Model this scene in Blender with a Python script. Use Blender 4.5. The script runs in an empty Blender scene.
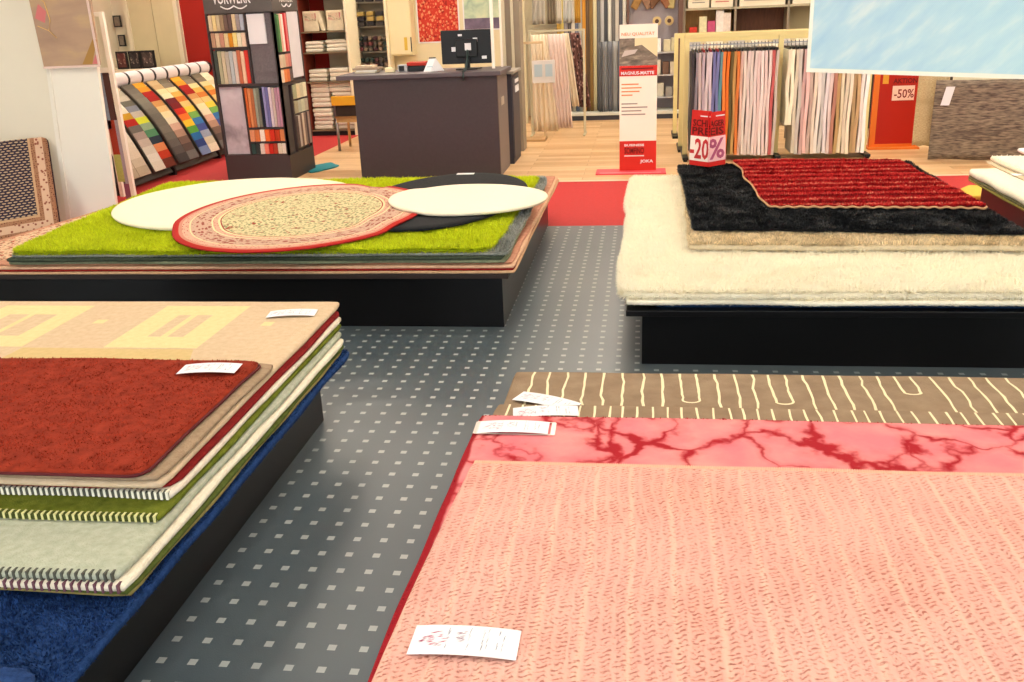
import bpy, math, random
import numpy as np
from mathutils import Vector, Matrix, noise
random.seed(7)
C = bpy.context.scene.collection
sin, cos, pi = math.sin, math.cos, math.pi

# ------------------------------------------------------------------ materials
def lin(c):
    return tuple((v/255/12.92 if v/255 <= .04045 else ((v/255+.055)/1.055)**2.4) for v in c)
_m = {}
def mat(key, rgb, rough=.8, nscale=0, namt=.15, bscale=0, bstr=.3, metal=0, island=0, spec=.3, emit=0, stretch=(1,1,1), sheen=0, thin=0):
    """plain procedural surface: colour with a soft mottling, optional bump and per-tuft variation"""
    if key in _m: return _m[key]
    m = bpy.data.materials.new(key); m.use_nodes = True
    N = m.node_tree.nodes; L = m.node_tree.links; b = N['Principled BSDF']
    col = lin(rgb)
    b.inputs['Base Color'].default_value = (*col, 1)
    b.inputs['Roughness'].default_value = rough; b.inputs['Metallic'].default_value = metal
    b.inputs['Specular IOR Level'].default_value = spec
    if sheen: b.inputs['Sheen Weight'].default_value = sheen
    if emit:
        b.inputs['Emission Color'].default_value = (*col, 1); b.inputs['Emission Strength'].default_value = emit
    tc = N.new('ShaderNodeTexCoord'); mp = N.new('ShaderNodeMapping'); mp.inputs['Scale'].default_value = stretch
    L.new(tc.outputs['Object'], mp.inputs['Vector'])
    fac = None
    if nscale:
        t = N.new('ShaderNodeTexNoise'); t.inputs['Scale'].default_value = nscale; t.inputs['Detail'].default_value = 6
        L.new(mp.outputs[0], t.inputs['Vector'])
        r = N.new('ShaderNodeMapRange'); r.inputs[1].default_value = .25; r.inputs[2].default_value = .75
        r.inputs[3].default_value = 1-namt; r.inputs[4].default_value = 1+namt
        L.new(t.outputs['Fac'], r.inputs[0]); fac = r.outputs[0]
    if island:
        g = N.new('ShaderNodeNewGeometry'); r2 = N.new('ShaderNodeMapRange')
        r2.inputs[3].default_value = 1-island; r2.inputs[4].default_value = 1+island
        L.new(g.outputs['Random Per Island'], r2.inputs[0])
        if fac:
            mm = N.new('ShaderNodeMath'); mm.operation = 'MULTIPLY'; L.new(fac, mm.inputs[0]); L.new(r2.outputs[0], mm.inputs[1]); fac = mm.outputs[0]
        else: fac = r2.outputs[0]
    if fac:
        v = N.new('ShaderNodeVectorMath'); v.operation = 'SCALE'; v.inputs[0].default_value = col
        L.new(fac, v.inputs['Scale']); L.new(v.outputs[0], b.inputs['Base Color'])
    if bscale:
        t = N.new('ShaderNodeTexNoise'); t.inputs['Scale'].default_value = bscale; t.inputs['Detail'].default_value = 3
        L.new(mp.outputs[0], t.inputs['Vector'])
        bp = N.new('ShaderNodeBump'); bp.inputs['Strength'].default_value = bstr; bp.inputs['Distance'].default_value = .01
        L.new(t.outputs['Fac'], bp.inputs['Height']); L.new(bp.outputs[0], b.inputs['Normal'])
    if thin:                                                              # light passes through fine fibres
        tl = N.new('ShaderNodeBsdfTranslucent'); mx_ = N.new('ShaderNodeMixShader'); mx_.inputs[0].default_value = thin
        tl.inputs['Color'].default_value = (*col, 1); o_ = N['Material Output']
        L.new(b.outputs[0], mx_.inputs[1]); L.new(tl.outputs[0], mx_.inputs[2]); L.new(mx_.outputs[0], o_.inputs['Surface'])
    _m[key] = m
    return m

class G:
    """tiny node-graph helper for the patterned materials"""
    def __init__(s, key, rough=.9, spec=.2):
        s.m = bpy.data.materials.new(key); s.m.use_nodes = True; s.N = s.m.node_tree.nodes; s.L = s.m.node_tree.links
        s.b = s.N['Principled BSDF']; s.b.inputs['Roughness'].default_value = rough; s.b.inputs['Specular IOR Level'].default_value = spec
        s.tc = s.N.new('ShaderNodeTexCoord'); _m[key] = s.m
    def set(s, inp, v):
        if hasattr(v, 'links') or isinstance(v, bpy.types.NodeSocket): s.L.new(v, inp)
        else: inp.default_value = v
    def math(s, op, a, b=0., c=0.):
        n = s.N.new('ShaderNodeMath'); n.operation = op
        for i, v in enumerate((a, b, c)): s.set(n.inputs[i], v)
        return n.outputs[0]
    def sep(s, v):
        n = s.N.new('ShaderNodeSeparateXYZ'); s.L.new(v, n.inputs[0]); return n.outputs
    def comb(s, x, y, z=0.):
        n = s.N.new('ShaderNodeCombineXYZ')
        for i, v in enumerate((x, y, z)): s.set(n.inputs[i], v)
        return n.outputs[0]
    def map(s, v, scale=(1,1,1), loc=(0,0,0)):
        n = s.N.new('ShaderNodeMapping'); n.inputs['Scale'].default_value = scale; n.inputs['Location'].default_value = loc
        s.L.new(v, n.inputs[0]); return n.outputs[0]
    def noise(s, v, sc, det=4, col=False):
        n = s.N.new('ShaderNodeTexNoise'); n.inputs['Scale'].default_value = sc; n.inputs['Detail'].default_value = det
        s.L.new(v, n.inputs['Vector']); return n.outputs['Color' if col else 'Fac']
    def vor(s, v, sc, feat='F1', out='Distance', rnd=1.):
        n = s.N.new('ShaderNodeTexVoronoi'); n.feature = feat; n.inputs['Scale'].default_value = sc; n.inputs['Randomness'].default_value = rnd
        s.L.new(v, n.inputs['Vector']); return n.outputs[out]
    def add(s, a, b, k=1.):
        n = s.N.new('ShaderNodeVectorMath'); n.operation = 'MULTIPLY_ADD'; s.L.new(b, n.inputs[0]); n.inputs[1].default_value = (k,)*3; s.L.new(a, n.inputs[2]); return n.outputs[0]
    def ramp(s, f, stops, mode='LINEAR'):
        n = s.N.new('ShaderNodeValToRGB'); n.color_ramp.interpolation = mode; e = n.color_ramp.elements
        e[0].position, e[0].color = stops[0][0], (*lin(stops[0][1]), 1)
        e[1].position, e[1].color = stops[-1][0], (*lin(stops[-1][1]), 1)
        for p, c in stops[1:-1]: x = e.new(p); x.color = (*lin(c), 1)
        s.set(n.inputs[0], f); return n.outputs[0]
    def mix(s, f, a, b, mode='MIX'):
        n = s.N.new('ShaderNodeMix'); n.data_type = 'RGBA'; n.blend_type = mode; s.set(n.inputs[0], f)
        for i, v in ((6, a), (7, b)):
            if isinstance(v, tuple): n.inputs[i].default_value = (*lin(v), 1)
            else: s.L.new(v, n.inputs[i])
        return n.outputs[2]
    def rng(s, f, a, b, c=0., d=1.):
        n = s.N.new('ShaderNodeMapRange'); s.set(n.inputs[0], f)
        for i, v in enumerate((a, b, c, d)): n.inputs[i+1].default_value = v
        return n.outputs[0]
    def done(s, col, height=None, strength=.4, dist=.01):
        s.L.new(col, s.b.inputs['Base Color'])
        if height is not None:
            n = s.N.new('ShaderNodeBump'); n.inputs['Strength'].default_value = strength; n.inputs['Distance'].default_value = dist
            s.L.new(height, n.inputs['Height']); s.L.new(n.outputs[0], s.b.inputs['Normal'])
        return s.m

def dotted_carpet():
    g = G('dotted_carpet', .36, .6); o = g.tc.outputs['Object']; x, y, z = g.sep(o); P = .09152
    fx = g.math('DIVIDE', x, P); fy = g.math('DIVIDE', y, P)
    seam = g.math('LESS_THAN', fx, -15.62)                                  # the join between two widths of carpet
    fx = g.math('ADD', g.math('ADD', fx, 1.2115+.5), g.math('MULTIPLY', seam, -.17)); fy = g.math('ADD', fy, -.1644+.5-.0)
    fx = g.math('SUBTRACT', fx, g.math('FLOOR', fx)); fy = g.math('SUBTRACT', fy, g.math('FLOOR', fy))
    dx = g.math('ABSOLUTE', g.math('SUBTRACT', fx, .5)); dy = g.math('ABSOLUTE', g.math('SUBTRACT', fy, .5))
    d = g.math('LESS_THAN', g.math('MAXIMUM', dx, dy), .13)
    n = g.noise(o, 260, 2); big = g.noise(o, 1.2, 3)
    base = g.mix(g.rng(big, .3, .7), (74, 87, 96), (88, 99, 104))
    base = g.mix(g.math('MULTIPLY', n, .35), base, (46, 52, 56))
    col = g.mix(g.math('MULTIPLY', d, .85), base, (172, 178, 176))
    return g.done(col, n, .25, .002)
def wood_floor():
    g = G('oak_planks', .42, .4); o = g.tc.outputs['Object']
    n = g.N.new('ShaderNodeTexBrick'); n.inputs['Scale'].default_value = 1; n.inputs['Brick Width'].default_value = 1.2; n.inputs['Row Height'].default_value = .14
    n.inputs['Mortar Size'].default_value = .002; n.inputs['Color1'].default_value = (*lin((226, 192, 148)), 1); n.inputs['Color2'].default_value = (*lin((196, 154, 106)), 1)
    n.inputs['Mortar'].default_value = (*lin((130, 95, 60)), 1); g.L.new(o, n.inputs['Vector'])
    gr = g.noise(g.map(o, (3, 40, 1)), 2, 5)
    return g.done(g.mix(g.rng(gr, .3, .8, 0, .45), n.outputs['Color'], (160, 118, 74)))
def salmon_weave():
    g = G('salmon_weave', .95, .1); o = g.tc.outputs['Object']
    w = g.add(o, g.noise(o, 26, 4, True), .026); w = g.add(w, g.noise(o, 3, 2, True), .06)
    x, y, z = g.sep(w); xo, yo, zo = g.sep(g.add(o, g.noise(o, 5, 2, True), .02))
    ph = g.math('MULTIPLY', x, 2*pi/.031)
    rib = g.math('SINE', ph)
    yy = g.math('ADD', y, g.math('MULTIPLY', g.math('COSINE', ph), .0045))
    row = g.math('SINE', g.math('MULTIPLY', yy, 2*pi/.0145))
    blot = g.noise(g.map(o, (1, 1.6, 1)), 90, 3); clump = g.noise(o, 3.4, 4)
    m1 = g.rng(row, .05, .8); m2 = g.rng(rib, -.9, -.1); m3 = g.rng(blot, .40, .60)
    gap = g.math('MULTIPLY', g.math('MULTIPLY', m1, m2), m3)
    dots = g.rng(g.vor(g.map(w, (1, 1.5, 1)), 75), .12, .3, 1, 0)
    gap = g.math('MAXIMUM', gap, g.math('MULTIPLY', dots, g.rng(blot, .46, .6, 0, .8)))
    gap = g.math('MULTIPLY', gap, g.rng(clump, .3, .7, .6, 1.))
    stripe = g.math('SINE', g.math('MULTIPLY', xo, 2*pi/.097))
    base = g.mix(g.rng(g.noise(o, 9, 3), .3, .7), (222, 166, 152), (228, 176, 160))
    base = g.mix(g.rng(clump, .48, .72, 0, .35), base, (222, 146, 124))
    base = g.mix(g.rng(stripe, .8, 1, 0, .5), base, (232, 190, 168))
    col = g.mix(g.math('MULTIPLY', gap, .8), base, (172, 84, 64))
    h = g.math('SUBTRACT', g.math('MULTIPLY', g.noise(o, 220, 2), .3), gap)
    h = g.math('ADD', h, g.math('MULTIPLY', g.math('ABSOLUTE', rib), .3))
    return g.done(col, h, .8, .006)
def tie_dye():
    g = G('tie_dye', .9, .15); o = g.tc.outputs['Object']
    w = g.add(o, g.noise(o, 3.2, 4, True), .34); w = g.add(w, g.noise(o, 14, 4, True), .09)
    e = g.vor(w, 4.2, 'DISTANCE_TO_EDGE'); th = g.rng(g.noise(o, 5.0, 3), .42, .7, .0, .10)
    v = g.math('SUBTRACT', e, th)
    line = g.rng(v, -.035, .035, 1., 0.)
    soft = g.rng(v, -.02, .15, .45, 0.)
    base = g.mix(g.rng(g.noise(o, 6, 4), .35, .7), (222, 120, 128), (232, 148, 142))
    c = g.mix(soft, base, (214, 84, 92)); c = g.mix(line, c, (158, 26, 36))
    x, y, z = g.sep(o); c = g.mix(g.rng(g.math('ADD', x, g.math('MULTIPLY', g.noise(o, 9, 3), .02)), -1.348, -1.356), c, (150, 24, 34))
    return g.done(c, g.noise(o, 300, 2), .3, .004)
def persian_oval():
    g = G('persian_oval', .9, .15); uv = g.tc.outputs['UV']; x, y, z = g.sep(uv)
    r = g.math('SQRT', g.math('ADD', g.math('MULTIPLY', x, x), g.math('MULTIPLY', y, y))); a = g.math('ARCTAN2', y, x)
    v1 = g.vor(uv, 20); v2 = g.vor(g.add(uv, g.noise(uv, 9, 3, True), .2), 8)
    field = g.mix(g.rng(v1, .2, .32, 1, 0), (204, 190, 148), (150, 104, 84))
    field = g.mix(g.rng(v2, .12, .2, 1, 0), field, (150, 52, 40)); field = g.mix(g.rng(g.noise(uv, 42, 2), .52, .58), field, (134, 138, 100))
    pol = g.comb(g.math('MULTIPLY', a, 13.), g.math('MULTIPLY', r, 32.))
    vb = g.vor(pol, 1.0); vb2 = g.vor(pol, 2.3, rnd=.7)
    bord = g.mix(g.rng(vb, .3, .42, 1, 0), (190, 156, 136), (146, 76, 64)); bord = g.mix(g.rng(vb2, .2, .3, 1, 0), bord, (112, 86, 66))
    thin = g.mix(g.rng(vb2, .25, .35, 1, 0), (206, 160, 138), (146, 54, 48))
    def st(lo): return g.math('GREATER_THAN', r, lo)
    c = field
    for lo, cc in ((.635, (150, 60, 52)), (.645, (222, 204, 158)), (.662, thin), (.70, (226, 206, 160)), (.712, bord), (.865, (222, 200, 156)), (.875, thin), (.93, (190, 130, 110)), (.955, (172, 40, 34))):
        c = g.mix(st(lo), c, cc)
    return g.done(c, g.noise(uv, 200, 2), .2, .003)
def mir_rug():
    g = G('mir_rug', .92, .12); uv = g.tc.outputs['UV']; x, y, z = g.sep(uv)        # uv in metres from the rug's corner
    n = g.add(uv, g.noise(uv, 30, 2, True), .01)
    nx, ny, nz = g.sep(n)
    row = g.math('FLOOR', g.math('DIVIDE', ny, .022)); px = g.math('ADD', g.math('DIVIDE', nx, .045), g.math('MULTIPLY', row, .5))
    fx = g.math('SUBTRACT', px, g.math('FLOOR', px)); fy = g.math('SUBTRACT', g.math('DIVIDE', ny, .022), row)
    d = g.math('ADD', g.math('POWER', g.math('DIVIDE', g.math('SUBTRACT', fx, .5), .37), 2.), g.math('POWER', g.math('DIVIDE', g.math('SUBTRACT', fy, .5), .25), 2.))
    field = g.mix(g.math('LESS_THAN', d, 1.), (52, 46, 60), (176, 152, 126))
    ed = g.math('MINIMUM', g.math('MINIMUM', x, g.math('SUBTRACT', 1.3, x)), g.math('MINIMUM', y, g.math('SUBTRACT', 1.6, y)))
    v = g.vor(uv, 30); bord = g.mix(g.rng(v, .25, .35, 1, 0), (206, 172, 146), (140, 84, 68))
    v2 = g.vor(uv, 55, rnd=.4); b2 = g.mix(g.rng(v2, .25, .35, 1, 0), (160, 116, 88), (108, 62, 50))
    c = bord
    c = g.mix(g.math('LESS_THAN', ed, .055), c, b2); c = g.mix(g.math('GREATER_THAN', ed, .12), c, b2); c = g.mix(g.math('GREATER_THAN', ed, .155), c, (192, 156, 120))
    c = g.mix(g.math('GREATER_THAN', ed, .175), c, field); c = g.mix(g.math('LESS_THAN', ed, .012), c, (54, 40, 48))
    return g.done(c, g.noise(uv, 240, 2), .3, .003)
def red_stripe_mat():
    g = G('red_stripe_shag', .85, .2); o = g.tc.outputs['Object']; w = g.add(o, g.noise(o, 10, 3, True), .05); x, y, z = g.sep(w)
    s = g.math('SINE', g.math('MULTIPLY', y, 2*pi/.165)); s2 = g.math('SINE', g.math('MULTIPLY', y, 2*pi/.071))
    n = g.N.new('ShaderNodeNewGeometry'); r = n.outputs['Random Per Island']
    f = g.math('ADD', g.math('MULTIPLY', g.math('ADD', s, g.math('MULTIPLY', s2, .5)), .5), g.math('MULTIPLY', g.math('SUBTRACT', r, .5), .7))
    c = g.ramp(g.rng(f, -.9, .9), [(0, (84, 8, 12)), (.3, (146, 16, 22)), (.55, (190, 30, 34)), (.8, (212, 60, 56)), (1, (232, 150, 120))])
    return g.done(c)
def runner_mat(key, c1, c2, sc=(6, 1, 30)):
    g = G(key, .95, .1); o = g.tc.outputs['Object']
    n = g.noise(g.map(o, sc), 9, 6); b = g.noise(g.map(o, (.8, 1, 6)), 1.3, 3)
    c = g.mix(g.rng(n, .35, .68), c1, c2); c = g.mix(g.rng(b, .5, .75, 0, .75), c, c2)
    return g.done(c, n, .3, .004)
def sky_print():
    g = G('sky_print', .55, .3); o = g.tc.outputs['Object']; x, y, z = g.sep(o)
    v = g.comb(g.math('ADD', x, g.math('MULTIPLY', z, .9)), g.math('SUBTRACT', z, x)); w = g.noise(g.map(v, (2, 6, 1)), 1.5, 4)
    st = g.math('SINE', g.math('MULTIPLY', g.math('ADD', x, g.math('MULTIPLY', z, 1.15)), 2*pi/.008))
    c = g.ramp(g.rng(w, .3, .7), [(0, (160, 200, 222)), (.5, (178, 212, 226)), (1, (212, 228, 230))])
    c = g.mix(g.rng(x, -.45, .5, 0, .35), c, (190, 232, 222))
    return g.done(g.mix(g.rng(st, -1, 1, 0, .18), c, (240, 248, 250)))
def floral_print(key, base, spots, sc=22):
    g = G(key, .85, .15); o = g.tc.outputs['Object']; c = None
    b = g.mix(g.noise(o, 5, 3), base, base)
    for i, s in enumerate(spots):
        v = g.vor(g.map(o, (1, 1, .8), (i*3.1, i, i*1.7)), sc*(1+.35*i)); b = g.mix(g.rng(v, .26, .36, 1, 0), b, s)
    return g.done(b)
def abstract_print(key, stops, sc=3, st=(1, 1, 1)):
    g = G(key, .5, .3); o = g.tc.outputs['Object']; n = g.noise(g.add(g.map(o, st), g.noise(o, 4, 3, True), .5), sc, 4)
    return g.done(g.ramp(g.rng(n, .3, .7), stops))
def rug_print(key, a, b, sc):
    g = G(key, .9, .1); o = g.tc.outputs['Object']; n = g.noise(g.map(o, (1, 1, 1)), sc, 5)
    return g.done(g.mix(g.rng(n, .3, .7), a, b), g.noise(o, 220, 2), .5, .006)

# ------------------------------------------------------------------ object helpers
def tag(o, label=None, cat=None, group=None, kind=None):
    for k, v in (('label', label), ('category', cat), ('group', group), ('kind', kind)):
        if v: o[k] = v
    return o
def thing(name, label, cat, loc=(0, 0, 0), group=None):
    o = bpy.data.objects.new(name, None); C.objects.link(o); o.location = loc; o.empty_display_size = .1
    return tag(o, label, cat, group)
def wloc(p):
    v = Vector((0, 0, 0))
    while p is not None: v += p.location; p = p.parent
    return v
class MB:
    """collects shapes (in world coordinates) that become ONE mesh object"""
    def __init__(s): s.v = []; s.f = []; s.fm = []; s.M = Matrix.Identity(4); s.uv = None
    def add(s, vs, fs, mi=0):
        n = len(s.v); s.v += [tuple(s.M @ Vector(v)) for v in vs]; s.f += [tuple(i+n for i in f) for f in fs]; s.fm += [mi]*len(fs); return s
    def box(s, x0, x1, y0, y1, z0, z1, mi=0):
        return s.add([(x0,y0,z0),(x1,y0,z0),(x1,y1,z0),(x0,y1,z0),(x0,y0,z1),(x1,y0,z1),(x1,y1,z1),(x0,y1,z1)],
                     [(0,3,2,1),(4,5,6,7),(0,1,5,4),(1,2,6,5),(2,3,7,6),(3,0,4,7)], mi)
    def prism(s, pts, z0, z1, mi=0):
        n = len(pts)
        return s.add([(x, y, z0) for x, y in pts]+[(x, y, z1) for x, y in pts],
                     [tuple(range(n))[::-1], tuple(range(n, 2*n))]+[(i, (i+1) % n, n+(i+1) % n, n+i) for i in range(n)], mi)
    def tube(s, pts, r, n=8, mi=0, caps=True):
        pts = [Vector(p) for p in pts]; vs = []; fs = []; up = Vector((0, 0, 1))
        for i, p in enumerate(pts):
            d = (pts[min(i+1, len(pts)-1)]-pts[max(i-1, 0)]).normalized()
            a = d.cross(up if abs(d.z) < .95 else Vector((1, 0, 0))).normalized(); b = d.cross(a)
            rr = r[i] if isinstance(r, (list, tuple)) else r
            vs += [tuple(p+a*rr*cos(2*pi*k/n)+b*rr*sin(2*pi*k/n)) for k in range(n)]
        for i in range(len(pts)-1):
            for k in range(n): fs.append((i*n+k, i*n+(k+1) % n, (i+1)*n+(k+1) % n, (i+1)*n+k))
        if caps: fs += [tuple(range(n))[::-1], tuple(range((len(pts)-1)*n, len(pts)*n))]
        return s.add(vs, fs, mi)
    def lathe(s, prof, c, n=16, mi=0):
        vs = [(c[0]+r*cos(2*pi*k/n), c[1]+r*sin(2*pi*k/n), c[2]+z) for r, z in prof for k in range(n)]
        fs = [(i*n+k, i*n+(k+1) % n, (i+1)*n+(k+1) % n, (i+1)*n+k) for i in range(len(prof)-1) for k in range(n)]
        return s.add(vs, fs+[tuple(range(n))[::-1], tuple(range((len(prof)-1)*n, len(prof)*n))], mi)
    def build(s, name, m, parent=None, bevel=0, smooth=False, label=None):
        me = bpy.data.meshes.new(name)
        if parent is None:
            a = np.array(s.v); o3 = Vector(((a[:,0].min()+a[:,0].max())/2, (a[:,1].min()+a[:,1].max())/2, a[:,2].min()))
        else: o3 = wloc(parent)
        me.from_pydata([tuple(Vector(v)-o3) for v in s.v], [], s.f)
        for x in (m if isinstance(m, (list, tuple)) else [m]): me.materials.append(x)
        if any(s.fm): me.polygons.foreach_set('material_index', s.fm)
        if s.uv is not None:
            l = me.uv_layers.new(name='UVMap'); idx = np.empty(len(me.loops), dtype=np.int32); me.loops.foreach_get('vertex_index', idx)
            l.data.foreach_set('uv', np.array(s.uv, dtype=np.float32)[idx].ravel())
        if smooth: me.polygons.foreach_set('use_smooth', [True]*len(me.polygons))
        me.update()
        o = bpy.data.objects.new(name, me); C.objects.link(o)
        if parent is None: o.location = o3
        else: o.parent = parent
        if bevel:
            b = o.modifiers.new('bevel', 'BEVEL'); b.width = bevel; b.segments = 2; b.limit_method = 'ANGLE'
        if label: o['label'] = label
        return o
def struct(name, mb, m, parent=None, **k):
    o = mb.build(name, m, parent, **k)
    if parent is None: o['kind'] = 'structure'
    return o
def box(name, b, m, parent=None, bevel=.003, **k): return MB().box(*b).build(name, m, parent, bevel=bevel, **k)
def text(name, s, x0, x1, z0, z1, y, m, parent, face='-y', x=None, flat=None, depth=.002, bold=.012):
    """lettering fitted to a rectangle; face -y: in the plane y; face +x: in the plane x (then x0, x1 run along y); flat: lies at height y"""
    cu = bpy.data.curves.new('lettering', 'FONT'); cu.body = s; cu.extrude = .02; cu.offset = bold; cu.resolution_u = 2
    t = bpy.data.objects.new('lettering', cu); C.objects.link(t); bpy.context.view_layer.update()
    me = bpy.data.meshes.new_from_object(t.evaluated_get(bpy.context.evaluated_depsgraph_get())); bpy.data.objects.remove(t)
    n = len(me.vertices); a = np.empty(n*3, dtype=np.float32); me.vertices.foreach_get('co', a); a = a.reshape(-1, 3)
    lo = a.min(0); hi = a.max(0); q = (a-lo)/(hi-lo+1e-9); o3 = np.array(wloc(parent)) if parent else 0
    U = x0+q[:,0]*(x1-x0); V = z0+q[:,1]*(z1-z0); W = q[:,2]*depth
    w = np.stack([U, y-W, V], 1) if face == '-y' else np.stack([x+W, U, V], 1) if face == '+x' else np.stack([U, V, y+W], 1)
    me.vertices.foreach_set('co', (w-o3).astype(np.float32).ravel()); me.materials.clear(); me.materials.append(m); me.update(); me.name = name
    o = bpy.data.objects.new(name, me); C.objects.link(o)
    if parent: o.parent = parent
    return o

# ------------------------------------------------------------------ rugs
def sample_noise(x, y, f, seed=0.): return noise.noise(Vector((x*f+seed, y*f-seed, seed*.37)))
class Rug:
    """a laid-out rug: cs = front-left, front-right, back-right, back-left corners"""
    def __init__(s, name, label, cs, z0, z1, m, cat='rug', group=None, r=.015, wob=.005, undul=.0005, step=.05, sag=None, round_side=True):
        s.cs = [Vector((c[0], c[1], 0)) for c in cs]; s.z0, s.z1, s.wob, s.und, s.r = z0, z1, wob, undul, r; s.seed = random.random()*50; s.sag = sag
        W = (s.cs[1]-s.cs[0]).length; D = (s.cs[3]-s.cs[0]).length; s.W, s.D = W, D
        nx = max(4, int(W/step)); ny = max(4, int(D/step)); th = z1-z0
        mb = MB(); idx = {}
        def ring(i, j): return i in (0, nx) or j in (0, ny)
        for j in range(ny+1):
            for i in range(nx+1):
                x, y = s.xy(i/nx, j/ny); idx[i, j] = len(mb.v); mb.v.append((x, y, s.h(x, y)))
        for j in range(ny):
            for i in range(nx): mb.f.append((idx[i, j], idx[i+1, j], idx[i+1, j+1], idx[i, j+1]))
        per = [(i, 0) for i in range(nx)]+[(nx, j) for j in range(ny)]+[(i, ny) for i in range(nx, 0, -1)]+[(0, j) for j in range(ny, 0, -1)]
        cx = sum(c.x for c in s.cs)/4; cy = sum(c.y for c in s.cs)/4
        n = len(per); rings = [[idx[p] for p in per]]
        for k, (fz, out) in enumerate(((.72, .35), (.28, .35), (0, 0))):
            R_ = []
            for t, p in enumerate(per):
                x, y, z = mb.v[idx[p]]; a = mb.v[idx[per[t-1]]]; b = mb.v[idx[per[(t+1) % n]]]
                tx, ty = b[0]-a[0], b[1]-a[1]; l = math.hypot(tx, ty) or 1
                dz = s.z0+th*fz+(z-s.z1)
                R_.append(len(mb.v)); mb.v.append((x+ty/l*th*out, y-tx/l*th*out, dz))
            rings.append(R_)
        for a, b in zip(rings, rings[1:]):
            for t in range(n): mb.f.append((a[t], b[t], b[(t+1) % n], a[(t+1) % n]))
        mb.f.append(tuple(rings[-1][::-1])); mb.fm = [0]*len(mb.f)
        s.per = [mb.v[rings[0][t]] for t in range(n)]; s.perout = [mb.v[rings[1][t]] for t in range(n)]
        s.o = mb.build(name, m, None, smooth=True); tag(s.o, label, cat, group)
    def xy(s, u, v):
        W, D, r = s.W, s.D, s.r; a, b = u*W, v*D
        ax = (W-r if a > W-r else r if a < r else a); by = (D-r if b > D-r else r if b < r else b)
        da, db = a-ax, b-by
        if da and db:
            k = max(abs(da), abs(db))/math.hypot(da, db); a, b = ax+da*k, by+db*k
        u, v = a/W, b/D; c = s.cs
        p = c[0]*(1-u)*(1-v)+c[1]*u*(1-v)+c[2]*u*v+c[3]*(1-u)*v
        return p.x+s.wob*sample_noise(p.x, p.y, 3.1, s.seed)*2, p.y+s.wob*sample_noise(p.x, p.y, 2.7, s.seed+9)*2
    def h(s, x, y):
        z = s.z1+s.und*sample_noise(x, y, 4, s.seed+3)
        return z+(s.sag(x, y) if s.sag else 0)
    def pile(s, n, length, width, m, rect=None, skip=(), lean=.5, edge=0, clump=6., side=True):
        """tufts of the deep pile: thin blades standing on the top and along the edges"""
        rng = np.random.default_rng(int(s.seed*1000)); P = []; D = []; Ls = []
        o3 = s.o.location; k = 0
        while k < n:
            u, v = random.random(), random.random(); x, y = s.xy(u, v)
            if rect and not (rect[0] < x < rect[1] and rect[2] < y < rect[3]): k += .02; continue
            if any(a < x < b and c < y < d for a, b, c, d in skip): k += .02; continue
            k += 1
            nx_ = sample_noise(x, y, clump, 1.3)+.6*sample_noise(x, y, clump*3, 5.3); ny_ = sample_noise(x, y, clump, 7.7)+.6*sample_noise(x, y, clump*3, 2.9)
            P.append((x, y, s.h(x, y)-.004)); D.append((nx_*lean*2+random.gauss(0, .35), ny_*lean*2+random.gauss(0, .35), 1.)); Ls.append(length*(.7+.5*random.random())*(1+.35*sample_noise(x, y, clump*1.5, 3.)))
        if edge:
            N = len(s.per)
            for _ in range(edge):
                t = random.randrange(N); f = random.random(); a, b = s.per[t], s.per[(t+1) % N]
                x, y = a[0]+(b[0]-a[0])*f, a[1]+(b[1]-a[1])*f
                if rect and not (rect[0]-.1 < x < rect[1]+.1 and rect[2]-.1 < y < rect[3]+.1): continue
                tx, ty = b[0]-a[0], b[1]-a[1]; l = math.hypot(tx, ty) or 1; ox, oy = ty/l, -tx/l; q = random.random()
                P.append((x-ox*.004, y-oy*.004, s.z1-(s.z1-s.z0)*q*.9)); D.append((ox*1.+random.gauss(0, .3), oy+random.gauss(0, .3), .9-1.1*q+random.gauss(0, .25))); Ls.append(length*(.55+.5*random.random()))
                low = (s.z0+.002-P[-1][2])/Ls[-1]; D[-1] = (D[-1][0], D[-1][1], max(D[-1][2], low*1.2))
        P = np.array(P); D = np.array(D); D /= np.linalg.norm(D, axis=1)[:, None]; Ls = np.array(Ls)[:, None]; n_ = len(P)
        th = rng.random(n_)*2*pi; A = np.stack([np.cos(th), np.sin(th), np.zeros(n_)], 1)*width*.5
        mid = P+D*Ls*.55
        V = np.stack([P-A, P+A, mid-A*.8, mid+A*.8, P+D*Ls+np.array([0, 0, -1])*Ls*.1], 1).reshape(-1, 3)-np.array(o3)
        me = bpy.data.meshes.new('pile'); me.vertices.add(n_*5); me.vertices.foreach_set('co', V.astype(np.float32).ravel())
        b = np.arange(n_)*5; F = np.stack([b, b+1, b+3, b+2, b+2, b+3, b+4], 1).ravel()
        me.loops.add(n_*7); me.loops.foreach_set('vertex_index', F.astype(np.int32)); me.polygons.add(n_*2)
        st = np.stack([np.arange(n_)*7, np.arange(n_)*7+4], 1).ravel(); me.polygons.foreach_set('loop_start', st.astype(np.int32))
        me.materials.append(m); me.update(calc_edges=True); me.validate()
        o = bpy.data.objects.new('pile', me); C.objects.link(o); o.parent = s.o; o['kind'] = 'stuff'
        return s
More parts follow.
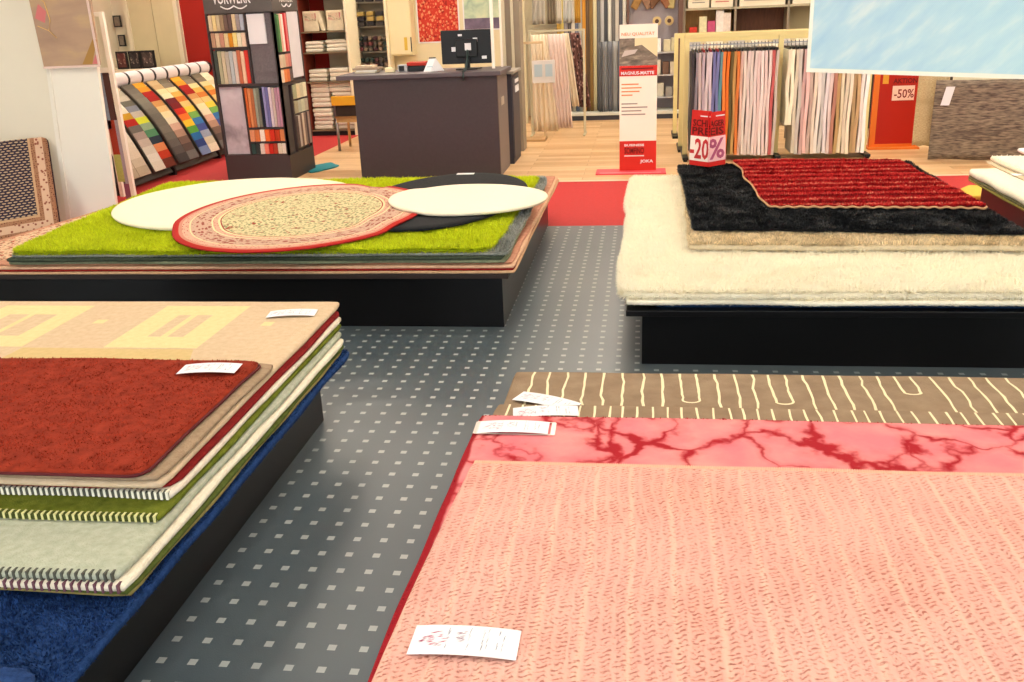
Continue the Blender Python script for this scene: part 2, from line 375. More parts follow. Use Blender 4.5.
    def stitches(s, m, sides, step=.02, size=.0055, under=None):
        """blanket stitch wrapped over the cut edge; sides from 'f' (front) and 'r' (right)"""
        mb = MB(); c = s.cs
        for sd in sides:
            a, b = ((0, 0), (1, 0)) if sd == 'f' else ((1, 0), (1, 1)); L = s.W if sd == 'f' else s.D; k = int(L/step)
            for i in range(k):
                t = (i+.5)/k; x, y = s.xy(t if sd == 'f' else 1, 0 if sd == 'f' else t); z = s.h(x, y); e = size*.5; d = (s.z1-s.z0)*.35
                if sd == 'f': mb.box(x-e, x+e, y-d-.003, y+.008, s.z0+.002, z+.0018)
                else: mb.box(x-.010, x+d+.004, y-e, y+e, s.z0+.002, z+.0025)
        mb.build('edge_stitching', m, s.o)
        if under:                                                           # dark binding that shows between the stitches
            q = MB(); n = 60; vs = []
            for i in range(n+1):
                x, y = s.xy(i/n, 0); d = (s.z1-s.z0)*.35; vs += [(x, y-d-.0015, s.z0+.003), (x, y-d-.0015, s.z1-.003), (x, y+.005, s.z1+.0012)]
            q.add(vs, [f for i in range(n) for f in ((3*i, 3*i+3, 3*i+4, 3*i+1), (3*i+1, 3*i+4, 3*i+5, 3*i+2))]).build('edge_binding', under, s.o)
        return s
    def ribbons(s, lines, w, m, name='line_pattern'):
        """inlaid lines woven into the top, each a list of world (x, y)"""
        mb = MB()
        for pts in lines:
            base = len(mb.v); n = len(pts)
            for i, (x, y) in enumerate(pts):
                a, b = pts[max(i-1, 0)], pts[min(i+1, n-1)]; tx, ty = b[0]-a[0], b[1]-a[1]; l = math.hypot(tx, ty) or 1
                ww = w*.5*(1+.35*sample_noise(x, y, 30, 4)); z = s.h(x, y)+.0012
                mb.v += [(x-ty/l*ww, y+tx/l*ww, z), (x+ty/l*ww, y-tx/l*ww, z)]
            for i in range(n-1): mb.f.append((base+2*i, base+2*i+1, base+2*i+3, base+2*i+2)); mb.fm.append(0)
        o = mb.build(name, m, s.o); return s
def oval(name, label, c, rx, ry, rot, z0, z1, m, r_edge=None, em=None, lobes=0, cat='rug', n=96, zf=None):
    """round or oval rug with uv running -1..1 over the ellipse"""
    mb = MB(); uv = []; K = 14; th = z1-z0; sd = random.random()*20
    def pt(f, k):
        a = 2*pi*k/n; q = 1+lobes*(.5*sin(2*a+1.+sd)+.35*sin(3*a+sd)+.2*sin(5*a)); x, y = f*rx*q*cos(a), f*ry*q*sin(a)
        X, Y = c[0]+x*cos(rot)-y*sin(rot), c[1]+x*sin(rot)+y*cos(rot)
        return X, Y, z1+.0015*sample_noise(X, Y, 5, sd)+(zf(X, Y) if zf else 0)
    mb.v.append(pt(0, 0)); uv.append((0, 0))
    for i in range(1, K+1):
        for k in range(n): mb.v.append(pt(i/K, k)); uv.append((i/K*cos(2*pi*k/n), i/K*sin(2*pi*k/n)))
    for k in range(n): mb.f.append((0, 1+k, 1+(k+1) % n))
    for i in range(1, K):
        a, b = 1+(i-1)*n, 1+i*n
        for k in range(n): mb.f.append((a+k, b+k, b+(k+1) % n, a+(k+1) % n))
    last = 1+(K-1)*n
    for fz, out in ((.6, th*.3), (0, 0)):
        s0 = len(mb.v)
        for k in range(n):
            x, y, z = pt(1+out/max(rx, ry), k); mb.v.append((x, y, z-th*(1-fz))); uv.append((.99*cos(2*pi*k/n), .99*sin(2*pi*k/n)))
        for k in range(n): mb.f.append((last+k, s0+k, s0+(k+1) % n, last+(k+1) % n))
        last = s0
    mb.f.append(tuple(range(last, last+n))[::-1]); mb.fm = [0]*len(mb.f); mb.uv = uv
    o = mb.build(name, m, None, smooth=True); tag(o, label, cat); return o
def scribble(card, rects, m_list, z, M=None):
    pass
def price_tag(label, P, rot, L, W, z, sleeve=False, arch=.006, ink=((205, 60, 110), (120, 120, 140))):
    """slightly arched printed price card with pen marks, lying on a rug; P = centre"""
    t = thing('price_tag', label, 'price tag', (P[0], P[1], z), 'price tags on the rugs')
    cr, sr = cos(rot), sin(rot)
    def W3(u, v, dz=0.): return (P[0]+u*cr-v*sr, P[1]+u*sr+v*cr, z+arch*(1-(2*u/L)**2)+.0015+dz)
    mb = MB(); n = 10
    for i in range(n+1):
        for v in (-W/2, W/2): mb.v += [W3(-L/2+L*i/n, v), W3(-L/2+L*i/n, v, -.0012)]
    for i in range(n):
        a, b = 4*i, 4*i+4
        mb.f += [(a, a+2, b+2, b), (a+1, b+1, b+3, a+3), (a, b, b+1, a+1), (a+2, a+3, b+3, b+2)]
    mb.f += [(0, 1, 3, 2), (4*n, 4*n+2, 4*n+3, 4*n+1)]; mb.fm = [0]*len(mb.f)
    card_ = mb.build('card', M_card, t)
    rnd = random.Random(label)
    def strokes(name, u0, u1, v0, v1, k, m, w, horizontal):
        q = MB()
        for _ in range(k):
            u = rnd.uniform(u0, u1); v = rnd.uniform(v0, v1); l = rnd.uniform(.5, 1.1)*W*.16
            du, dv = (w, l) if not horizontal else (l, w)
            du += rnd.uniform(-.3, .3)*l*.5
            pts = [(u, v), (u+du*.4, v+dv*.1), (u+du, v+dv), (u+du*.6, v+dv*.9)]
            q.add([W3(a, b, .0008) for a, b in pts], [(0, 1, 2, 3)])
        q.build(name, m, card_)
    strokes('price_handwriting', -L*.44, -L*.2, -W*.3, W*.25, 34, mat('pen_red%s' % (ink[0],), (176, 30, 90), .6), .003, True)
    strokes('size_handwriting', -L*.1, -L*.02, -W*.2, W*.3, 12, mat('pen_rose', (120, 30, 80), .6), .003, True)
    for i, u in enumerate((-.17, .03, .16, .2, .3, .35)):
        strokes('printed_line', L*u, L*u+.002, -W*.4, W*.3, 16 if i in (2,) else 9, mat('print_grey', (120, 126, 140), .7), .0018, False)
    if sleeve:
        q = MB()
        for v in (-W*.5-.004, W*.5-.002): q.add([W3(-L/2-.008, v), W3(L/2+.02, v), W3(L/2+.02, v+.006), W3(-L/2-.008, v+.006)], [(0, 1, 2, 3)])
        for u in (-L/2-.012, L/2+.008): q.add([W3(u, -W/2), W3(u+.014, -W/2), W3(u+.014, W/2), W3(u, W/2)], [(0, 1, 2, 3)])
        q.build('plastic_sleeve', mat('sleeve', (214, 196, 186), .2, spec=.6), t)
    return t
M_card = mat('card_white', (226, 226, 230), .5)
M_black = mat('black_board', (9, 8, 10), .32, 3, .3, spec=.3)
M_blackwood = mat('dark_board_edge', (46, 34, 30), .5, 6, .2)
M_white = mat('white_lacquer', (242, 235, 222), .5)
M_cream = mat('cream_paint', (226, 216, 188), .7)
M_steel = mat('steel', (150, 150, 150), .3, metal=.9)
M_dark = mat('dark_plastic', (24, 24, 26), .4)
M_anth = mat('anthracite_board', (66, 58, 60), .5, 40, .06)
# ------------------------------------------------------------------ the room
def slab(name, x0, x1, y0, y1, m, z0=-.1, z1=0):
    o = MB().box(x0, x1, y0, y1, z0, z1).build(name, m)
    v = o.location.copy(); o.location = (0, 0, 0)
    for p in o.data.vertices: p.co += v
    o['kind'] = 'structure'; return o
slab('floor', -8.6, 7, -3, 7.2, dotted_carpet())
M_redcarpet = mat('red_carpet', (176, 44, 44), .8, 30, .08, 250, .2)
slab('floor.001', -8.6, 7, 7.2, 9.14, M_redcarpet)
slab('floor.002', -8.6, -4.06, 9.14, 15, M_redcarpet)
slab('floor.003', -4.06, 7, 9.18, 15, wood_floor())
struct('trim_1', MB().box(-4.06, 7, 9.14, 9.18, -.05, .006), mat('threshold', (214, 200, 176), .4), bevel=.002)
M_wall = mat('wall_paint', (226, 216, 190), .85, 2, .03)
M_redwall = mat('wall_red', (158, 30, 18), .7, 3, .04)
struct('wall_left', MB().box(-8.75, -8.6, -3, 15, 0, 3.3), M_wall)
struct('wall_right', MB().box(7, 7.15, -3, 15, 0, 3.3), M_wall)
struct('wall_back', MB().box(-8.6, -7.42, 15, 15.15, 0, 3.3, 0).box(-7.42, -4.06, 15, 15.15, 0, 3.3, 1).box(-4.06, 7, 15, 15.15, 0, 3.3, 0), [M_wall, M_redwall])
struct('ceiling', MB().box(-8.75, 7.15, -3.15, 15.15, 3.3, 3.45), mat('ceiling_white', (232, 230, 222), .9))
# shop front behind the photographer: big panes between piers
f = MB().box(-8.75, 7.15, -3.15, -3, 0, .25).box(-8.75, 7.15, -3.15, -3, 2.9, 3.3)
WX = [(-8.3, -4.9), (-4.6, -1.2), (-.9, 2.5), (2.8, 6.6)]
xs = [-8.75]+[v for w in WX for v in w]+[7.15]
for i in range(0, len(xs), 2): f.box(xs[i], xs[i+1], -3.15, -3, .25, 2.9)
struct('wall_front', f, M_wall)
gm = bpy.data.materials.new('pane_glass'); gm.use_nodes = True; nt = gm.node_tree; nt.nodes.clear()
ou = nt.nodes.new('ShaderNodeOutputMaterial'); tr = nt.nodes.new('ShaderNodeBsdfTransparent'); gl = nt.nodes.new('ShaderNodeBsdfGlossy'); gl.inputs['Roughness'].default_value = .02
mx = nt.nodes.new('ShaderNodeMixShader'); mx.inputs[0].default_value = .06
nt.links.new(tr.outputs[0], mx.inputs[1]); nt.links.new(gl.outputs[0], mx.inputs[2]); nt.links.new(mx.outputs[0], ou.inputs[0])
for i, (a, b) in enumerate(WX):
    w = struct('window_%d' % (i+1), MB().box(a, b, -3.12, -3.06, .25, .31).box(a, b, -3.12, -3.06, 2.84, 2.9).box(a, a+.06, -3.12, -3.06, .31, 2.84).box(b-.06, b, -3.12, -3.06, .31, 2.84), mat('alu_frame', (200, 200, 200), .4, metal=.5))
    p = MB().box(a+.06, b-.06, -3.095, -3.085, .31, 2.84).build('pane', gm, w)
# ceiling lights out of view; denser rear rows added to brighten the background
M_lamp = mat('lamp_diffuser', (255, 245, 228), .5, emit=25.)
for i, x in enumerate((-6.6, -3.4, -.4, 2.6, 5.4)):
    for j, y in enumerate((.2, 2.8, 5.4, 7.6, 9.2, 10.8, 12.4, 14.)):
        t = thing('added_ceiling_light', 'unseen white rectangular ceiling light added above the sales floor', 'ceiling light', (x, y, 3.3), 'added ceiling lights')
        MB().box(x-.64, x+.64, y-.19, y-.16, 3.24, 3.3).box(x-.64, x+.64, y+.16, y+.19, 3.24, 3.3).box(x-.64, x-.61, y-.16, y+.16, 3.24, 3.3).box(x+.61, x+.64, y-.16, y+.16, 3.24, 3.3).build('frame', M_white, t)
        MB().box(x-.61, x+.61, y-.16, y+.16, 3.255, 3.27).build('diffuser', M_lamp, t)
# square column on the left
struct('pillar', MB().box(-6.3, -4.985, 7.52, 8.1, 0, 3.3), mat('pillar_paint', (236, 227, 208), .8, 2, .03), bevel=.01)
struct('pillar', MB().box(-4.05, -3.72, 14.2, 14.99, 0, 3.3), M_wall)
# ------------------------------------------------------------------ display platforms
def platform(label, x0, x1, y0, y1, h, m, board=None, lip=.0):
    t = thing('display_platform', label, 'platform', ((x0+x1)/2, (y0+y1)/2, 0))
    MB().box(x0, x1, y0, y0+.02, 0, h-.03).box(x0, x1, y1-.02, y1, 0, h-.03).box(x0, x0+.02, y0+.02, y1-.02, 0, h-.03).box(x1-.02, x1, y0+.02, y1-.02, 0, h-.03).build('plinth', m, t)
    MB().box(x0-lip, x1+lip, y0-lip, y1+lip, h-.029, h).build('top_board', board or m, t, bevel=.003); return t
platform('black platform under the red and beige rug pile at the left', -3.3, -1.36, .9, 3.5, .28, M_black)
platform('black platform with dark board under the lime green rug pile', -3.8, -.747, 4.745, 7.25, .315, M_black, M_blackwood, .04)
platform('black platform under the cream shaggy rug pile', .003, 1.87, 4.213, 7.15, .295, M_black, M_black, .075)
platform('platform hidden under the salmon woven rug pile', -.36, 2.3, .7, 2.98, .335, M_black)
platform('dark red platform at the right edge under cream rugs', 2.5, 4.6, 4.6, 7.25, .29, mat('maroon_board', (74, 18, 20), .45, 4, .1))

# ------------------------------------------------------------------ pile at the left front
P = [(-3.2, 3.5)]
def quad(x0, x1, y0, y1, k=0): return [(x0, y0), (x1, y0+k), (x1+.0, y1), (x0, y1-.0)]
M_blue = rug_print('blue_wool', (20, 44, 84), (40, 68, 118), 60)
M_stw = mat('stitch_white', (232, 226, 206), .9); M_std = mat('stitch_dark', (84, 84, 74), .9); M_sty = mat('stitch_yellow', (206, 200, 140), .9)
GA = 'rugs stacked on the left front platform'
def droopA(x, y): return -.35*max(0, x+1.36)**2*2-.0
rb = Rug('rug', 'deep blue shaggy rug, lowest in the left front pile', quad(-3.25, -1.236, 1.0, 3.525), .282, .312, M_blue, group=GA, wob=.008, undul=.004)
rb.pile(26000, .016, .004, mat('blue_tuft', (34, 62, 112), .8, 8, .15, island=.55, spec=.1), rect=(-2.1, -1.2, 1.2, 3.6), skip=((-3.3, -1.27, 1.78, 3.6),), edge=16000, clump=9)
Rug('rug', 'folded blue rug corner with dark edge at bottom left of the picture', quad(-2.4, -1.262, .95, 1.475), .332, .35, M_blue, group=GA, r=.07, undul=.003)
Rug('rug', 'thin tan rug just above the blue shaggy rug', quad(-3.2, -1.246, 1.79, 3.50), .313, .331, rug_print('tan_wool', (176, 158, 96), (150, 136, 78), 60), group=GA)
Rug('rug', 'thin dark green rug below the cream stitched rug', quad(-3.2, -1.236, 1.775, 3.505), .332, .349, rug_print('dkgreen_wool', (72, 84, 34), (94, 104, 48), 50), group=GA)
Rug('rug', 'cream wool rug with white blanket stitched front edge', quad(-3.2, -1.240, 1.75, 3.515), .35, .374, rug_print('cream_wool', (226, 214, 190), (238, 228, 206), 50), group=GA).stitches(mat('stitch_plum', (110, 70, 80), .9), 'f')
Rug('rug', 'pale sage grey wool rug with dark stitched front edge', quad(-3.2, -1.252, 1.765, 3.53), .375, .399, rug_print('sage_wool', (160, 164, 142), (182, 184, 164), 40), group=GA, undul=.001).stitches(M_std, 'f', .018)
Rug('rug', 'moss green wool rug with yellow stitched front edge', quad(-3.2, -1.263, 1.995, 3.57), .40, .42, rug_print('moss_wool', (82, 92, 24), (114, 120, 40), 30), group=GA).stitches(M_sty, 'f', .018, .006, under=mat('olive_binding', (60, 66, 22), .9))
Rug('rug', 'off-white wool rug with dark and white stitched front, under the dark red edge', quad(-3.2, -1.268, 2.085, 3.59), .421, .445, rug_print('offwhite_wool', (224, 206, 186), (236, 224, 204), 40), group=GA).stitches(M_stw, 'f', .017, .007, under=M_std)
Rug('rug', 'dark red rug seen only as an edge below the beige squared rug', quad(-3.2, -1.272, 2.09, 3.63), .446, .46, rug_print('wine_wool', (112, 22, 24), (134, 34, 32), 50), group=GA, r=.05)
rq = Rug('rug', 'beige rug with pale yellow square pattern, under the rust red rug', quad(-3.25, -1.290, 2.068, 3.665), .461, .485, rug_print('beige_wool', (200, 174, 142), (210, 186, 156), 40), group=GA, undul=.0005)
def patch(r, name, polys, m):
    mb = MB()
    for p in polys:
        a, b, c, d = p; n = 10                                           # subdivided so that it follows the wool
        def bl(u, v): return ((a[0]*(1-u)+b[0]*u)*(1-v)+(d[0]*(1-u)+c[0]*u)*v, (a[1]*(1-u)+b[1]*u)*(1-v)+(d[1]*(1-u)+c[1]*u)*v)
        k = len(mb.v)
        for j in range(n+1):
            for i in range(n+1): x, y = bl(i/n, j/n); mb.v.append((x, y, r.h(x, y)+.0012))
        for j in range(n):
            for i in range(n): mb.f.append((k+j*(n+1)+i, k+j*(n+1)+i+1, k+(j+1)*(n+1)+i+1, k+(j+1)*(n+1)+i)); mb.fm.append(0)
    return mb.build(name, m, r.o)
def frame_polys(x0, x1, y0, y1, w, d): return [[(x0, y0), (x1, y0), (x1, y0+d), (x0, y0+d)], [(x0, y1-d), (x1, y1-d), (x1, y1), (x0, y1)], [(x0, y0+d), (x0+w, y0+d), (x0+w, y1-d), (x0, y1-d)], [(x1-w, y0+d), (x1, y0+d), (x1, y1-d), (x1-w, y1-d)]]
My = rug_print('pale_yellow_wool', (215, 198, 146), (222, 207, 156), 40); Mk = rug_print('khaki_wool', (200, 174, 122), (208, 182, 132), 40)
pol = []
for x0, x1 in ((-2.045, -1.665), (-2.81, -2.385)):
    pol += frame_polys(x0, x1, 3.08, 3.6, .115 if x0 > -2.5 else .1, .125)
    xm = (x0+x1)/2; pol += [[(xm-.02, 3.205), (xm+.008, 3.205), (xm+.008, 3.475), (xm-.02, 3.475)]]
pol += [[(-2.26, 3.36), (-2.21, 3.36), (-2.21, 3.41), (-2.26, 3.41)], [(-1.52, 3.345), (-1.475, 3.345), (-1.475, 3.395), (-1.52, 3.395)]]
patch(rq, 'square_pattern', pol, My)
patch(rq, 'band_pattern', [[(-2.384, 2.92), (-1.62, 2.92), (-1.672, 3.07), (-2.375, 3.07)]], Mk)
Rug('rug', 'taupe rug edge directly beneath the rust red rug', quad(-3.1, -1.282, 2.055, 2.895), .487, .503, rug_print('taupe_wool', (146, 122, 98), (166, 142, 116), 50), group=GA, r=.03)
rr = Rug('rug', 'rust red wool rug on top of the left front pile', quad(-3.1, -1.322, 2.045, 2.862), .504, .525, rug_print('rust_wool', (124, 40, 24), (150, 54, 34), 28), group=GA, r=.035, undul=.004)
rr.pile(30000, .009, .004, mat('rust_tuft', (144, 48, 30), .85, 14, .3, island=.5, spec=.1), rect=(-2.4, -1.25, 2.0, 2.9), edge=7000, clump=14, lean=.8)
mb = MB(); pr = []
for t in [i/60 for i in range(61)]:
    x, y = rr.xy(.35+.65*t, 0); pr.append((x, y-.010, .512))
for t in [i/30 for i in range(31)]:
    x, y = rr.xy(1, t); pr.append((x+.010, y, .512))
mb.tube(pr, .0045, 6).build('bound_edge', mat('wine_binding', (86, 22, 26), .8), rr.o, smooth=True)
price_tag('white price card on the rust red rug corner', (-1.452, 2.752), .08, .2, .085, .535)
price_tag('white price card on the beige squared rug corner', (-1.438, 3.49), .14, .2, .085, .489)

# ------------------------------------------------------------------ pile at the back left
GB = 'rugs stacked on the back left platform'
Rug('rug', 'tan flat rug edge, lowest on the dark board', [(-4.3, 4.705), (-.672, 4.705), (-.672, 7.45), (-3.75, 7.45)], .316, .329, rug_print('tan_edge', (188, 148, 112), (206, 168, 132), 50), group=GB, wob=.004)
Rug('rug', 'dark red flat rug edge between two tan rugs', [(-4.28, 4.715), (-.682, 4.715), (-.682, 7.42), (-3.76, 7.42)], .330, .339, rug_print('red_edge', (120, 26, 26), (140, 36, 34), 50), group=GB, wob=.004)
Rug('rug', 'pinkish tan flat rug edge above the dark red one', [(-4.26, 4.72), (-.675, 4.72), (-.675, 7.4), (-3.77, 7.4)], .340, .353, rug_print('pink_edge', (200, 156, 126), (214, 176, 146), 50), group=GB, wob=.004)
r = Rug('rug', 'red bordered oriental rug peeking out left of the lime rug', [(-4.22, 4.76), (-.69, 4.76), (-.69, 7.38), (-3.78, 7.38)], .354, .365, rug_print('ori_edge', (176, 120, 96), (196, 146, 120), 30), group=GB, wob=.004)
M_pers = floral_print('oriental_field', (206, 176, 146), [(150, 50, 40), (120, 96, 70), (188, 120, 90)], 26)
patch(r, 'oriental_border', [[(-4.15, 4.84), (-3.6, 4.84), (-3.6, 7.3), (-3.76, 7.3)]], M_pers)
Rug('rug', 'flat grey green rug below the shaggy layers of the lime pile', quad(-3.62, -.735, 4.735, 7.1), .366, .386, rug_print('ggreen', (110, 118, 92), (134, 140, 112), 50), group=GB, wob=.01)
Rug('rug', 'dark green rug second below the lime shag', quad(-3.61, -.745, 4.72, 7.08), .387, .408, rug_print('dgreen2', (54, 62, 50), (72, 80, 64), 50), group=GB, wob=.012)
rg = Rug('rug', 'grey shaggy rug peeking out along the right side of the lime rug', quad(-3.60, -.715, 4.73, 7.0), .409, .426, rug_print('greyshag', (120, 124, 116), (160, 160, 152), 50), group=GB, wob=.01)
rg.pile(9000, .028, .005, mat('grey_tuft', (150, 152, 146), .8, island=.4, spec=.1), rect=(-.83, -.68, 4.7, 7.2), edge=0, lean=.7)
rg.pile(10, .02, .005, mat('grey_tuft'if 0 else 'grey_tuft', (150, 152, 146)), rect=(-3.7, -.66, 4.8, 7.2), edge=9000)
lime = Rug('rug', 'lime green shaggy rug on top of the back left pile', [(-3.60, 4.735), (-.80, 4.735), (-.775, 6.88), (-3.72, 6.88)], .427, .442, rug_print('lime_base', (166, 182, 20), (190, 202, 30), 30), group=GB, wob=.01, undul=.004, r=.06)
lime.pile(95000, .034, .006, mat('lime_tuft', (204, 214, 40), .7, 5, .15, island=.35, spec=.15, thin=.35), edge=26000, lean=.55, clump=7,
          skip=((-3.2, -1.5, 5.6, 6.4), (-2.5, -1.7, 5.0, 6.2)))
zt = .467
oval('rug', 'cream white round rug at the left on the lime shag', (-2.73, 5.96), .87, .81, -.9, zt, zt+.022, mat('cream_shag', (240, 228, 200), .95, 120, .06, 200, .4), lobes=.02)
oval('rug', 'black round rug under the small white one', (-1.305, 5.97), .53, .93, -.06, zt, zt+.02, mat('black_wool', (22, 24, 28), .95, 100, .2, 200, .3), lobes=.02)
def over(cx, cy, rx, ry, h, soft=.12):
    def f(x, y):
        d = math.hypot((x-cx)/rx, (y-cy)/ry); t = min(1, max(0, (1+soft-d)/(soft*1.6))); return h*t*t*(3-2*t)
    return f
fa, fb = over(-2.73, 5.96, .87, .83, .024), over(-1.305, 5.97, .53, .93, .022)
oval('rug', 'oval oriental rug with ivory floral centre and red edge', (-2.10, 5.49), .757, .925, .05, zt+.003, zt+.014, persian_oval(), zf=lambda x, y: max(fa(x, y), fb(x, y)))
oval('rug', 'small creamy white round rug at the right on the black one', (-1.115, 5.80), .505, .475, .1, zt+.026, zt+.046, mat('cream_fleece', (238, 226, 202), .95, 120, .06, 200, .4), lobes=.03, zf=lambda x, y: .012*over(-2.10, 5.49, .757, .925, 1)(x, y))
tag(MB().box(-1.38, -1.25, 6.80, 6.86, zt+.022, zt+.024).build('price_tag', M_card), 'small white price card on the far side of the black round rug', 'price tag')

# rug leaning against the pillar
B1 = Vector((-4.915, 7.16, .003)); dirL = Vector((-.62, -.785, 0)).normalized(); upL = Vector((-.175, .335, .76)).normalized()
nl = dirL.cross(upL).normalized()*-.012; mb = MB(); uv = []; n = 26; m_ = 56; Wd, Hh = 1.3, .845
for k in (0, 1):
    for j in range(m_+1):
        for i in range(n+1):
            u, v = i/n*Wd, j/m_*Hh; r_ = .05
            uu = max(u, r_-math.sqrt(max(0, r_*r_-max(0, v-(Hh-r_))**2))) if v > Hh-r_ else u
            p = B1+dirL*uu+upL*v-nl*k+nl*1.6*sin(u*5)*(v/Hh); mb.v.append(tuple(p)); uv.append((u, v+(1.6-Hh if 0 else 0)))
S = (n+1)*(m_+1)
for j in range(m_):
    for i in range(n):
        a = j*(n+1)+i; mb.f += [(a, a+1, a+n+2, a+n+1), (S+a+n+1, S+a+n+2, S+a+1, S+a)]
for i in range(n): mb.f += [(i, S+i, S+i+1, i+1), (m_*(n+1)+i+1, S+m_*(n+1)+i+1, S+m_*(n+1)+i, m_*(n+1)+i)]
for j in range(m_): a = j*(n+1); b = a+n; mb.f += [(a, a+n+1, S+a+n+1, S+a), (b, S+b, S+b+n+1, b+n+1)]
mb.fm = [0]*len(mb.f); mb.uv = uv
tag(mb.build('rug', mir_rug(), smooth=True), 'dark patterned oriental rug with brown borders leaning against the pillar', 'rug')

# ------------------------------------------------------------------ pile at the right
GC = 'rugs stacked on the right platform'
Rug('rug', 'navy blue rug edge under the cream shag', quad(.07, 1.95, 4.19, 7.17), .296, .314, rug_print('navy', (12, 34, 62), (22, 52, 84), 50), group=GC).pile(20, .016, .004, mat('navy_tuft', (20, 54, 92), .8, island=.5), rect=(0, 2.3, 4.1, 4.2), edge=9000)
Mct = mat('ivory_tuft', (252, 247, 230), .8, 5, .03, island=.05, spec=.15, thin=.45)
Mcs = mat('ivory_base', (246, 238, 216), .95, 60, .04)
Rug('rug', 'lower cream shaggy rug with only its front edge showing', quad(-.07, 1.965, 4.165, 7.2), .315, .340, Mcs, group=GC, wob=.008).pile(20, .02, .005, Mct, rect=(0, 2.3, 4.1, 4.2), edge=26000)
rc = Rug('rug', 'large cream shaggy rug, widest of the right pile', quad(-.095, 1.965, 4.18, 7.2), .341, .372, Mcs, group=GC, wob=.012, undul=.003, r=.06)
rc.pile(85000, .036, .006, Mct, edge=30000, lean=.5, clump=6, skip=((.34, 2.4, 4.97, 7.3),))
rbg = Rug('rug', 'beige shaggy rug below the black rug', [(.262, 4.88), (1.955, 4.81), (1.955, 7.2), (.30, 7.2)], .392, .424, mat('beige_base', (206, 190, 158), .95, 60, .08), group=GC, wob=.01, undul=.004)
rbg.pile(30000, .030, .006, mat('beige_tuft', (222, 204, 168), .8, 16, .2, island=.4, spec=.15, thin=.2), rect=(.2, 2.4, 4.75, 5.2), edge=9000, lean=.6)
rbg.pile(6000, .03, .006, mat('beige_tuft', (0,)*3), rect=(.2, .36, 5.2, 7.3), edge=9000)
rk = Rug('rug', 'black shaggy rug under the red striped rug', [(.285, 5.12), (1.95, 4.955), (1.94, 7.22), (.275, 7.22)], .444, .458, mat('black_base', (10, 11, 13), .9), group=GC, wob=.008, undul=.004)
rk.pile(60000, .022, .006, mat('black_tuft', (20, 22, 26), .55, island=.5, spec=.3), skip=((.79, 1.87, 5.6, 7.12),), edge=9000, lean=.7)
rs = Rug('rug', 'red striped shaggy rug on top of the right pile', [(.745, 5.57), (1.915, 5.46), (1.84, 7.12), (.70, 7.24)], .475, .486, mat('red_base', (110, 12, 18), .9), group=GC, wob=.014, undul=.004)
rs.pile(60000, .022, .008, red_stripe_mat(), edge=9000, lean=.5, clump=10)
mb = MB(); pts = []
for k in range(101): x, y = rs.xy(k/100, 0); pts.append((x, y-.012, .480+.004*sin(k)))
for k in range(1, 101): x, y = rs.xy(1, k/100); pts.append((x+.012, y, .480))
pl = []
for k in range(101): x, y = rs.xy(0, 1-k/100); pl.append((x-.012, y, .480))
mb.tube(pl[:-1]+pts, .007, 6).build('bound_edge', mat('beige_binding', (196, 150, 110), .9), rs.o, smooth=True)
# folded card sign standing on the pile
t = thing('price_sign', 'red and white folded price sign standing on the black rug, reading SCHLAGER PREIS', 'sign', (.47, 6.95, .485))
Mred = mat('sign_red', (206, 34, 30), .5); Mtxt = mat('sign_dark_red', (110, 14, 14), .6); Mpink = mat('sign_pink', (244, 196, 200), .5)
A = Vector((.345, 7.10, 0)); Bm = Vector((.478, 6.965, 0)); Cc = Vector((.612, 7.09, 0)); z0, z1 = .485, .885
def card(a, b, zz0, zz1, name, m, off=0., lean=.05):
    d = (b-a).normalized(); nrm = Vector((d.y, -d.x, 0)); q = MB()
    P_ = lambda p, z, o: tuple(p+nrm*(o-lean*(z-z0))+Vector((0, 0, z)))
    q.add([P_(a, zz0, off), P_(b, zz0, off), P_(b, zz1, off), P_(a, zz1, off), P_(a, zz0, off-.002), P_(b, zz0, off-.002), P_(b, zz1, off-.002), P_(a, zz1, off-.002)], [(0,1,2,3),(7,6,5,4),(0,4,5,1),(1,5,6,2),(2,6,7,3),(3,7,4,0)])
    return q.build(name, m, t)
card(A, Bm, z0, z1, 'left_panel', Mred); card(Bm, Cc, z0, z1-.01, 'right_panel', Mred)
card(A, Bm, z0+.035, z0+.215, 'left_white_field', mat('sign_white', (250, 236, 226), .5), .0012); card(Bm, Cc, z0+.035, z0+.215, 'right_white_field', Mpink, .0012)
def on_card(s, a, b, u0, u1, zz0, zz1, m, name='lettering', lean=.05):
    o = text(name, s, 0, 1, zz0, zz1, 0, m, None, bold=.02); d = (b-a); nn = Vector((d.y, -d.x, 0)).normalized()
    for v in o.data.vertices:
        u, dy, z = v.co; p = a+d*(u0+(u1-u0)*u)+nn*(-dy*1.+.002-lean*(z-z0))+Vector((0, 0, z)); v.co = p-t.location
    o.parent = t; return o
on_card('SCHL', A, Bm, .1, .98, z0+.285, z0+.335, Mtxt); on_card('AGER', Bm, Cc, .1, .92, z0+.285, z0+.33, Mtxt)
on_card('PRE', A, Bm, .08, .98, z0+.225, z0+.28, Mtxt); on_card('EIS', Bm, Cc, .1, .88, z0+.225, z0+.28, Mtxt)
on_card('-20', A, Bm, .02, .98, z0+.05, z0+.2, mat('brush_red', (196, 44, 48), .6), 'brush_price'); on_card('%', Bm, Cc, .02, .92, z0+.05, z0+.2, mat('brush_rose', (176, 84, 120), .6), 'brush_price')
for a_, b_ in ((A, Bm), (Bm, Cc)): card(a_+(b_-a_)*.45, a_+(b_-a_)*.95, z0+.356, z0+.364, 'white_line', M_card, .0014)

